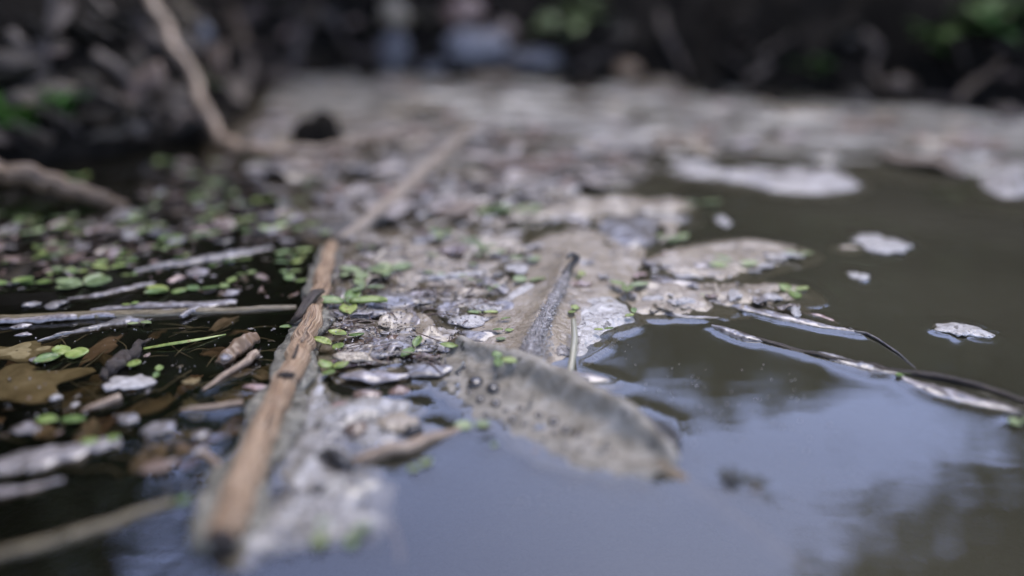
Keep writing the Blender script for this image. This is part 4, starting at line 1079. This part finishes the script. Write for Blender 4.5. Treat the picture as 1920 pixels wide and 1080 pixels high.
# ================================================================== SMALL LEAF SCRAPS, COPIED
def scrap_mesh(name, m, seed, dome, edge):
    V, F = blob_sheet((0, 0, 0), 0.006, 0.0042, 0, seed, edge, dome, 0.0010, 300, 0.0003, 6, 28)
    me = bpy.data.meshes.new(name)
    me.from_pydata(V.tolist(), [], F)
    me.polygons.foreach_set('use_smooth', np.ones(len(me.polygons), bool))
    me.materials.append(MT[m])
    return me
SCR = {m: [scrap_mesh('leaf_scrap', m, s + 900, 0.0003 + 0.0003 * (s % 3), 0.35 + 0.12 * (s % 3)) for s in range(5)] for m in ('wet', 'wetbrown', 'wetpink', 'foam', 'silt', 'rib', 'litter', 'matgrey', 'matbrown', 'drowned', 'drownedtan', 'bankleaf')}
def scatter_scraps(P, n, w0, w1, mats, where, group, z, g, jz=0.0006, tiltr=0.12, ref=680, asp=(0.5, 1.1)):
    for q in range(n):
        for _ in range(40):
            (x, y), = scatter(P, 1, g)
            m = g.choice(mats)
            w = g.uniform(w0, w1)
            lab = '%s %s leaf scrap %s %s' % (sized(w, w0, w1), HUE[m], where, near(x, y))
            if lab not in USED:
                break
        USED.add(lab)
        o = bpy.data.objects.new('leaf_scrap', g.choice(SCR[m]))
        COL.objects.link(o)
        c = pg(x, y, z + g.uniform(-jz, jz))
        o.location = [float(k) for k in c]
        s = w * (y + 60) / ref * px_size(x, y) / 0.01
        o.scale = (s, s * g.uniform(*asp), max(0.6, s))
        o.rotation_euler = (g.uniform(-tiltr, tiltr), g.uniform(-tiltr, tiltr), g.uniform(0, 6.28))
        tag(o, lab, 'leaf scrap', group)
        if y > 420 and z > -0.001:
            for a in np.linspace(0, 6.28, 9):
                WATERLINE.append(np.array([[c[0] + 0.005 * s * math.cos(a), c[1] + 0.004 * s * math.sin(a), 0]]))
def scrap_mass(name, label, P, n, w0, w1, mats, z, g, jz=0.0006, tiltr=0.2, ref=680):
    '''the smallest scraps, past counting: one mesh'''
    Vs = []; Fs = []; mi = []; k = 0
    protos = [[np.array([v.co[:] for v in me.vertices]) for me in SCR[m]] for m in mats]
    faces = [tuple(p.vertices) for p in SCR[mats[0]][0].polygons]
    for x, y in scatter(P, n, g):
        q = g.randrange(len(mats))
        v = g.choice(protos[q]) * (w := g.uniform(w0, w1) * (y + 60) / ref * px_size(x, y) / 0.01)
        v = v * (1, g.uniform(0.5, 1.1), 1)
        a = g.uniform(0, 6.28); ca, sa = math.cos(a), math.sin(a)
        t1, t2 = g.uniform(-tiltr, tiltr), g.uniform(-tiltr, tiltr)
        v = np.stack([v[:, 0] * ca - v[:, 1] * sa, v[:, 0] * sa + v[:, 1] * ca, v[:, 2] + t1 * v[:, 0] + t2 * v[:, 1]], 1) + pg(x, y, z + g.uniform(-jz, jz))
        Vs.append(v); Fs += [tuple(i + k for i in f) for f in faces]; mi += [q] * len(faces); k += len(v)
    o = mobj(name, np.vstack(Vs), Fs, mats[0])
    for m in mats[1:]:
        o.data.materials.append(MT[m])
    o.data.polygons.foreach_set('material_index', np.array(mi, np.int32))
    o['label'] = label; o['category'] = 'litter'
    return kind(o, 'stuff')
gs = random.Random(9)
scatter_scraps(FAR_LEFT, 60, 26, 66, ['wet', 'wetbrown', 'wetbrown', 'wetbrown', 'wetpink'], 'blurred', 'blurred leaf scraps at left', 0.0006, gs)
scrap_mass('litter_bits', 'countless small wet leaf bits left of the bent branch and stick', FAR_LEFT, 130, 8, 26, ['wet', 'wetbrown', 'wetbrown'], 0.0005, gs)
scatter_scraps(MID_LEFT, 22, 14, 36, ['wet', 'wetbrown', 'wetbrown', 'wetpink'], 'on dark water', 'scraps behind the straw', 0.0002, gs)
scrap_mass('litter_bits', 'tiny wet leaf bits on the dark water behind the thin straw', MID_LEFT, 60, 4, 13, ['wet', 'wetbrown', 'wetpink'], 0.0002, gs)
NEAR_LEFT = [(-10, 620), (120, 620), (560, 600), (520, 680), (470, 780), (420, 900), (380, 960), (200, 900), (-10, 820)]
scatter_scraps(NEAR_LEFT, 34, 24, 80, ['drowned', 'drowned', 'drownedtan'], 'sunk', 'sunken scraps at left', -0.004, gs, 0.0022)
scrap_mass('litter_bits', 'tiny bits afloat on the dark water left of the stick', NEAR_LEFT, 40, 3, 11, ['wet', 'wetbrown', 'wetpink'], 0.0002, gs)
MATALL = [(625, 445), (800, 425), (985, 445), (940, 560), (860, 630), (830, 690), (740, 680), (640, 690), (615, 600)]
scatter_scraps(MATALL, 46, 30, 90, ['wet', 'wet', 'litter', 'silt', 'silt', 'wetbrown', 'wetbrown'], 'in the litter mat', 'scraps in the litter mat', 0.0012, gs, 0.0008, 0.16)
scrap_mass('litter_bits', 'countless small leaf bits in the litter mat right of the stick', MATALL, 130, 5, 20, ['wet', 'rib', 'litter', 'silt'], 0.0012, gs, 0.0008, 0.2)
CLF = [(960, 530), (1000, 445), (1160, 450), (1215, 490), (1190, 550), (1090, 560), (1080, 500), (1010, 570)]
scatter_scraps(CLF, 16, 14, 46, ['wet', 'silt', 'wetpink', 'foam'], 'on the leaf', 'scraps on the silted leaf', 0.0024, gs, 0.0006)
SHELF = [(1170, 540), (1220, 475), (1400, 452), (1500, 480), (1380, 525), (1510, 550), (1500, 580), (1380, 580), (1220, 585)]
scatter_scraps(SHELF, 26, 16, 50, ['wet', 'silt', 'foam', 'wetbrown'], 'caught', 'scraps on the right films', 0.0016, gs, 0.0006)
scrap_mass('litter_bits', 'small leaf bits caught on the silty films at right', SHELF, 60, 5, 15, ['wet', 'silt', 'wetbrown', 'foam'], 0.0017, gs)
BEHIND = [(650, 425), (760, 415), (950, 400), (1290, 372), (1300, 420), (1230, 465), (1100, 428), (980, 432), (800, 425)]
scatter_scraps(BEHIND, 30, 26, 80, ['wet', 'wetbrown', 'silt', 'wet'], 'blurred', 'scraps before the scum', 0.0008, gs, 0.0006)
DRIFT = [(460, 290), (500, 215), (860, 235), (1200, 290), (1100, 370), (760, 418), (640, 415), (590, 340)]
scrap_mass('litter_bits', 'countless blurred wet bits over the brown drift of litter', DRIFT, 160, 30, 100, ['wet', 'matgrey', 'wetbrown'], 0.0018, gs, 0.0010, 0.2)
SCUM = [(480, 290), (510, 160), (820, 150), (1300, 178), (1800, 215), (1900, 330), (1640, 300), (1300, 290), (1000, 380), (700, 410), (620, 380)]
scatter_scraps(SCUM, 40, 110, 240, ['matgrey', 'matbrown', 'matbrown', 'silt'], 'blurred', 'scraps on the scum raft', 0.0028, gs, 0.0010, 0.12)
scrap_mass('litter_bits', 'countless blurred leaf bits over the grey scum raft', SCUM, 150, 40, 110, ['matgrey', 'matbrown', 'silt'], 0.0028, gs, 0.0010, 0.15)

# crumbs of silt: too many and too small to count
def crumbs(name, label, P, n, r0, r1, m, zfun, seed):
    g = random.Random(seed)
    V = []; F = []
    for x, y in scatter(P, n, g):
        r = g.uniform(r0, r1)
        c = pg(x, y, zfun(g))
        k = len(V)
        for dx, dy, dz in ((1, 0, 0), (-0.5, 0.87, 0), (-0.5, -0.87, 0), (0, 0, 0.8), (0, 0, -0.8)):
            V.append(c + np.array((dx, dy, dz)) * r * g.uniform(0.6, 1.3))
        F += [(k, k + 1, k + 3), (k + 1, k + 2, k + 3), (k + 2, k, k + 3), (k + 1, k, k + 4), (k + 2, k + 1, k + 4), (k, k + 2, k + 4)]
    o = mobj(name, V, F, m)
    o['label'] = label; o['category'] = 'crumbs'
    return kind(o, 'stuff')
crumbs('silt_crumbs', 'fine dark and pale crumbs strewn over the litter mat', MATALL, 900, 0.0002, 0.0006, 'rib', lambda g: 0.0012 + g.uniform(0, 0.0014), 3)
crumbs('silt_crumbs', 'dark crumbs strewn over the litter mat', MATALL, 500, 0.0002, 0.0006, 'dark', lambda g: 0.0012 + g.uniform(0, 0.0014), 4)
crumbs('silt_grains', 'mealy grains along the raised midrib', [(1040, 540), (1056, 545), (1035, 600), (1040, 660), (1010, 690), (960, 690), (985, 630)], 420, 0.0002, 0.0006, 'foam', lambda g: 0.0040 + g.uniform(0, 0.003), 5)
crumbs('slime_grit', 'fine grit stuck in the pale slime film', [(590, 720), (760, 790), (700, 850), (690, 1000), (480, 1040), (520, 860)], 420, 0.0002, 0.0006, 'rib', lambda g: 0.0010 + g.uniform(0, 0.0008), 8)
crumbs('slime_grit', 'dark grit stuck in the pale slime film', [(590, 720), (760, 790), (700, 850), (690, 1000), (480, 1040), (520, 860)], 200, 0.0002, 0.0007, 'dark', lambda g: 0.0010 + g.uniform(0, 0.0008), 9)
def fibres(name, label, P, n, L0, L1, rad, mats, z, seed, parent=None):
    g = random.Random(seed)
    Vs = []; Fs = []; k = 0
    for x, y in scatter(P, n, g):
        a = g.uniform(0, 6.28); L = g.uniform(L0, L1)
        c = pg(x, y, z + g.uniform(-0.0004, 0.0008)); d = np.array((math.cos(a), math.sin(a), g.uniform(-0.1, 0.1))) * L / 2
        V, F, U = tube([c - d, c + np.array((0, 0, g.uniform(0, 0.0006))) + np.array((-d[1], d[0], 0)) * g.uniform(-0.25, 0.25), c + d], [rad * 0.7, rad, rad * 0.4], 7, 5, 0.2, seed=g.randrange(99))
        Vs.append(V); Fs += [tuple(i + k for i in f) for f in F]; k += len(V)
    o = mobj(name, np.vstack(Vs), Fs, mats)
    o['label'] = label; o['category'] = 'fibres'
    return kind(o, 'stuff')
fibres('plant_fibres', 'fine brown fibres tangled in the litter mat', MATALL, 90, 0.004, 0.013, 0.00022, 'wetbrown', 0.0018, 1)
fibres('plant_fibres', 'fine pale fibres tangled in the litter mat', MATALL, 40, 0.004, 0.012, 0.0002, 'silt', 0.0020, 2)
fibres('plant_fibres', 'fine brown fibres drowned in the dark water at left', NEAR_LEFT, 70, 0.005, 0.018, 0.00025, 'drownedtan', -0.0015, 3)
fibres('plant_fibres', 'fine fibres among the blurred litter at left', FAR_LEFT, 70, 0.006, 0.022, 0.0003, 'wetbrown', 0.0008, 4)
def bristles():
    g = random.Random(3)
    P = spline(rp, 60); T, S, N = frames(P)
    V = []; F = []
    for q in range(520):
        i = g.randrange(8, 58); a = g.uniform(-1.7, 1.7)
        u = S[i] * math.sin(a) + N[i] * math.cos(a) - T[i] * 0.5
        L = g.uniform(0.0010, 0.0030) * (0.5 + i / 60); b = P[i] + (S[i] * math.sin(a) * 0.0016 + N[i] * math.cos(a) * 0.0012)
        w = np.cross(u, T[i]); w = w / (np.linalg.norm(w) + 1e-9) * 0.00018
        k = len(V)
        V += [b + w, b - w, b + T[i] * 0.0003, b + u * L - (0, 0, L * 0.3)]
        F += [(k, k + 1, k + 3), (k + 1, k + 2, k + 3), (k + 2, k, k + 3)]
    return mobj('bristles', np.array(V), F, 'rib', leafc, smooth=False)
kind(bristles(), 'stuff')
crumbs('floating_specks', 'tiny specks drifting on the dark water', [(0, 600), (560, 600), (480, 800), (300, 900), (0, 800)], 160, 0.00012, 0.00034, 'foam', lambda g: 0.0002, 6)
crumbs('floating_specks', 'tiny specks drifting on the bright water', [(1150, 640), (1500, 690), (1700, 1000), (1300, 1000), (900, 950), (1200, 760)], 220, 0.00012, 0.0003, 'foam', lambda g: 0.0002, 7)

# ================================================================== THE DARK BANK
def bank_lump(name, label, cat, px, py, w, h, m, seed, lean=0.0):
    c, d = hit(px, py)
    k = d / F_PX
    V, F = lump(c, w * k / 2, w * k / 2.4, h * k / 2, seed, 0.5, 12, 20)
    return tag(mobj(name, V, F, m), label, cat)
bank_lump('stone', 'pale bluish stone on the bank above the scum', 'stone', 738, 104, 62, 84, 'stone', 601)
bank_lump('stone', 'warm grey stone above the bluish stone', 'stone', 738, 26, 60, 50, 'silt', 602)
bank_lump('stone', 'long grey stone on the bank right of the bluish one', 'stone', 900, 88, 110, 60, 'stone', 603)
bank_lump('stone', 'flat bluish slab on the bank over the scum edge', 'stone', 1000, 112, 130, 34, 'stone', 604)
bank_lump('stone', 'reddish stone at the top of the bank', 'stone', 872, 24, 80, 50, 'wetpink', 605)
bank_lump('stone', 'small pale stone high on the bank beside the bent branch', 'stone', 382, 66, 30, 56, 'stone', 606)
V, F = lump(pg(608, 260, 0.006), 0.014, 0.012, 0.019, 607, 0.9, 16, 22)
V[:, :2] = pg(608, 262)[:2] + (V[:, :2] - pg(608, 262)[:2]) * np.clip(1.3 - (V[:, 2:3] + 0.01) / 0.06, 0.5, 1.4)
tag(mobj('stump', V, F, 'soil'), 'dark pointed stump at the water behind the bent branch', 'stump')
bank_lump('clod', 'dark brown clod on the scum below the bluish stone', 'clod', 848, 166, 54, 36, 'soil', 608)
bank_lump('stone', 'mauve stone between the long grey one and the slab', 'stone', 940, 60, 60, 40, 'wetpink', 609)
bank_lump('stone', 'dull grey stone right of the bluish stone at the scum edge', 'stone', 815, 128, 60, 30, 'stone', 610)
bank_lump('clod', 'dim grey clod at the foot of the bank under the right foliage', 'clod', 1690, 160, 70, 40, 'bark', 611)
bank_lump('clod', 'dim brown clod at the foot of the bank in the middle', 'clod', 1180, 132, 60, 36, 'log', 612)
bank_lump('clod', 'dull grey clod on the left bank above the fallen branch', 'clod', 250, 240, 70, 40, 'bark', 613)
bank_lump('clod', 'dull brown clod on the left bank beside the leafy plant', 'clod', 190, 215, 60, 44, 'bark', 614)

gb = random.Random(77)
for q, (x, w, h, lab) in enumerate([(520, 70, 40, 'dark clod at the scum edge below the faint upright root'), (600, 60, 46, 'dark clod at the scum edge left of the warm grey stone'), (690, 50, 30, 'small dark clod at the scum edge below the bluish stone'),
        (930, 80, 30, 'low dark clod at the scum edge below the mauve stone'), (1090, 60, 30, 'dark clod at the scum edge right of the slab'), (1230, 90, 34, 'long dark clod at the scum edge below the black bank'),
        (1340, 50, 40, 'steep dark clod at the scum edge left of the bright tuft'), (1440, 80, 26, 'flat dark clod at the scum edge left of the bright tuft'), (1590, 60, 44, 'dark clod at the scum edge right of the bright tuft'), (1760, 90, 30, 'long dark clod at the scum edge below the dim sprig'), (1880, 60, 40, 'dark clod at the scum edge by the right frame edge')]):
    y = float(np.interp(x, [480, 640, 820, 1000, 1300, 1600, 1920], [152, 140, 147, 156, 172, 193, 222])) + gb.uniform(-3, 8)
    c = pg(x, y); k = depth_of(x, y) / F_PX
    V, F = lump(c, w * k / 2, w * k / 1.6, h * k / 2, 640 + q, 0.7, 12, 18)
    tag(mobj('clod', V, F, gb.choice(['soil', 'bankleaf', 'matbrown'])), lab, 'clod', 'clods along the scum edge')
BROOT = [((20, 60), (150, 250), 'left'), ((130, 10), (60, 160), 'left'), ((250, 20), (330, 130), 'left'), ((420, 40), (520, 130), 'left'), ((180, 100), (300, 230), 'left'), ((600, 20), (680, 120), 'middle'), ((1080, 130), (1180, 60), 'middle'), ((1240, 20), (1290, 150), 'middle'), ((1400, 150), (1480, 70), 'right'), ((1620, 60), (1660, 170), 'right'), ((1800, 190), (1880, 110), 'right')]
WORD = ['crooked', 'thin', 'slanting', 'arched', 'knotted', 'low', 'drooping', 'straggling', 'leaning', 'ragged', 'bare']
for q, (a, b, side) in enumerate(BROOT):
    pts = [hit(a[0] + (b[0] - a[0]) * t + gb.uniform(-14, 14) * (0 < t < 1), a[1] + (b[1] - a[1]) * t, 0.004)[0] for t in (0, 0.3, 0.6, 1)]
    tubething('bank_root', 'dim %s root trailing down the %s of the dark bank' % (WORD[q], side), 'root', pts, [0.004, 0.0036, 0.003, 0.002], gb.choice(['log', 'bark', 'bark']), 30, 8, 0.3, 0.1, 1, 800 + q, 0.6, wl=False, group='roots on the bank')
BMARK = [(40, 60, 'left of the grey upright sapling'), (150, 90, 'right of the grey upright sapling'), (60, 230, 'by the deep green leaves'), (160, 200, 'by the bright leafy plant'), (270, 220, 'by the grey clod'), (250, 90, 'left of the bent branch'),
         (340, 200, 'below the side twig'), (430, 60, 'by the small pale stone'), (440, 160, 'behind the bent branch'), (540, 90, 'at the faint upright root'), (640, 60, 'left of the bluish stone'), (680, 125, 'below the warm grey stone'), (800, 70, 'right of the bluish stone'),
         (860, 125, 'below the long grey stone'), (950, 40, 'above the slab'), (1060, 100, 'right of the slab'), (1120, 50, 'by the olive tuft'), (1260, 110, 'in the black middle bank'), (1400, 130, 'left of the bright tuft'), (1420, 60, 'above the bright tuft'), (1600, 150, 'right of the bright tuft'),
         (1650, 80, 'left of the dim sprig'), (1760, 150, 'below the dim sprig'), (1870, 170, 'below the top right foliage')]
def bank_leaves():
    zones = [([(0, 100), (0, 280), (330, 255), (470, 150), (470, 20), (200, 10)], 44), ([(470, 15), (480, 145), (1000, 146), (1180, 150), (1180, 30), (1000, 15)], 36), ([(1180, 60), (1190, 155), (1600, 180), (1910, 205), (1910, 60), (1500, 30)], 16)]
    for P, n in zones:
        for q in range(n):
            for _ in range(40):
                (x, y), = scatter(P, 1, gb)
                w = gb.uniform(1.6, 4.2)
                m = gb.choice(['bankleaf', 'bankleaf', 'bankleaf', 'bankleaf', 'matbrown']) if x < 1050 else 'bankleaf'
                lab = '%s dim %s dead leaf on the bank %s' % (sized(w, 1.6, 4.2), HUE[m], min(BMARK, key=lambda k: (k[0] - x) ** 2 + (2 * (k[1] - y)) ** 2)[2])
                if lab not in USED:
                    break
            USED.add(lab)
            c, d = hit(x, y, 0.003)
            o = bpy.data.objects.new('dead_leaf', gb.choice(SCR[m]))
            COL.objects.link(o)
            o.location = [float(k) for k in c]
            o.scale = (w, w * gb.uniform(0.6, 1), w)
            o.rotation_euler = (gb.uniform(0.2, 1.1), gb.uniform(-0.5, 0.5), gb.uniform(0, 6.28))
            tag(o, lab, 'leaf', 'dead leaves on the bank')
bank_leaves()
def bank_plant(label, px, py, d, n, size, seed, m='fern', up=0.5, group='green plants on the bank'):
    g = random.Random(seed)
    c = hit(px, py, 0.012)[0]
    o = thing('bank_plant', label, 'plant', c, group)
    for q in range(n):
        a = g.uniform(0, 6.28)
        L = size * g.uniform(0.6, 1.2)
        e = np.array((math.cos(a), math.sin(a) * 0.7 - 0.2, g.uniform(-0.3, up)))
        base = c + np.array((g.uniform(-1, 1), g.uniform(-0.5, 0.5), g.uniform(-0.6, 0.6))) * size * 0.5
        V, F = strip([base, base + e * L * 0.5 + (0, 0, L * 0.08), base + e * L], [L * 0.05, L * 0.26, L * 0.02], lambda t, v: (v, L * 0.06 * abs(v)), 10, 5, 0.0003, 0.05, 0, 10, q)
        mobj('leaf', V, F, m, o)
    V, F, U = tube([c + (0, 0, -size * 1.2), c + (0, 0, -size * 0.3), c], [0.0014, 0.0012, 0.0008], 8, 6)
    mobj('stem', V, F, 'bark', o, uv=U)
    return o
bank_plant('bright leafy plant low on the bank at upper left', 100, 198, 0.52, 14, 0.022, 1, 'leafy')
bank_plant('deep green leaves at the left edge above the fallen branch', 12, 235, 0.46, 11, 0.028, 2, 'leafy')
bank_plant('bright green tuft on the dark bank at right', 1535, 132, 0.76, 10, 0.020, 3)
bank_plant('dark green foliage in the top right corner of the bank', 1850, 30, 0.85, 22, 0.045, 4)
bank_plant('olive tuft at the top of the bank above the scum', 1060, 40, 1.0, 16, 0.036, 5, 'dull_green')
bank_plant('dim green sprig on the bank left of the top right foliage', 1740, 75, 0.85, 8, 0.022, 6)
bank_plant('yellowish sprig behind the bent branch', 392, 145, 0.62, 4, 0.012, 7, 'dull_green')

# ================================================================== MENISCUS: the water climbs a little wherever something floats
def shape_water():
    P = np.vstack(WATERLINE)
    P = P[(P[:, 1] > 0.09) & (P[:, 1] < 0.5)]
    cell = np.unique(np.round(P[:, :2] / 0.0006).astype(int), axis=0) * 0.0006
    kd = kdtree.KDTree(len(cell))
    for i, c in enumerate(cell):
        kd.insert((c[0], c[1], 0), i)
    kd.balance()
    me = WATER.data
    n = len(wx) * len(wy)
    co = np.empty(len(me.vertices) * 3)
    me.vertices.foreach_get('co', co)
    co = co.reshape(-1, 3)
    core = np.where((np.abs(co[:n, 0]) < 0.27) & (co[:n, 1] > 0.1) & (co[:n, 1] < 0.46))[0]
    for i in core:
        d = kd.find((co[i, 0], co[i, 1], 0))[2]
        if d < 0.012:
            wet = 0.3 + 0.7 * min(1, max(0, (co[i, 0] + 0.07) / 0.05))     # lower at the left, shaped to mirror less blue sky
            co[i, 2] = 0.0005 * wet * math.exp(-d / 0.0021)
    me.vertices.foreach_set('co', co.ravel())
    me.update()
shape_water()
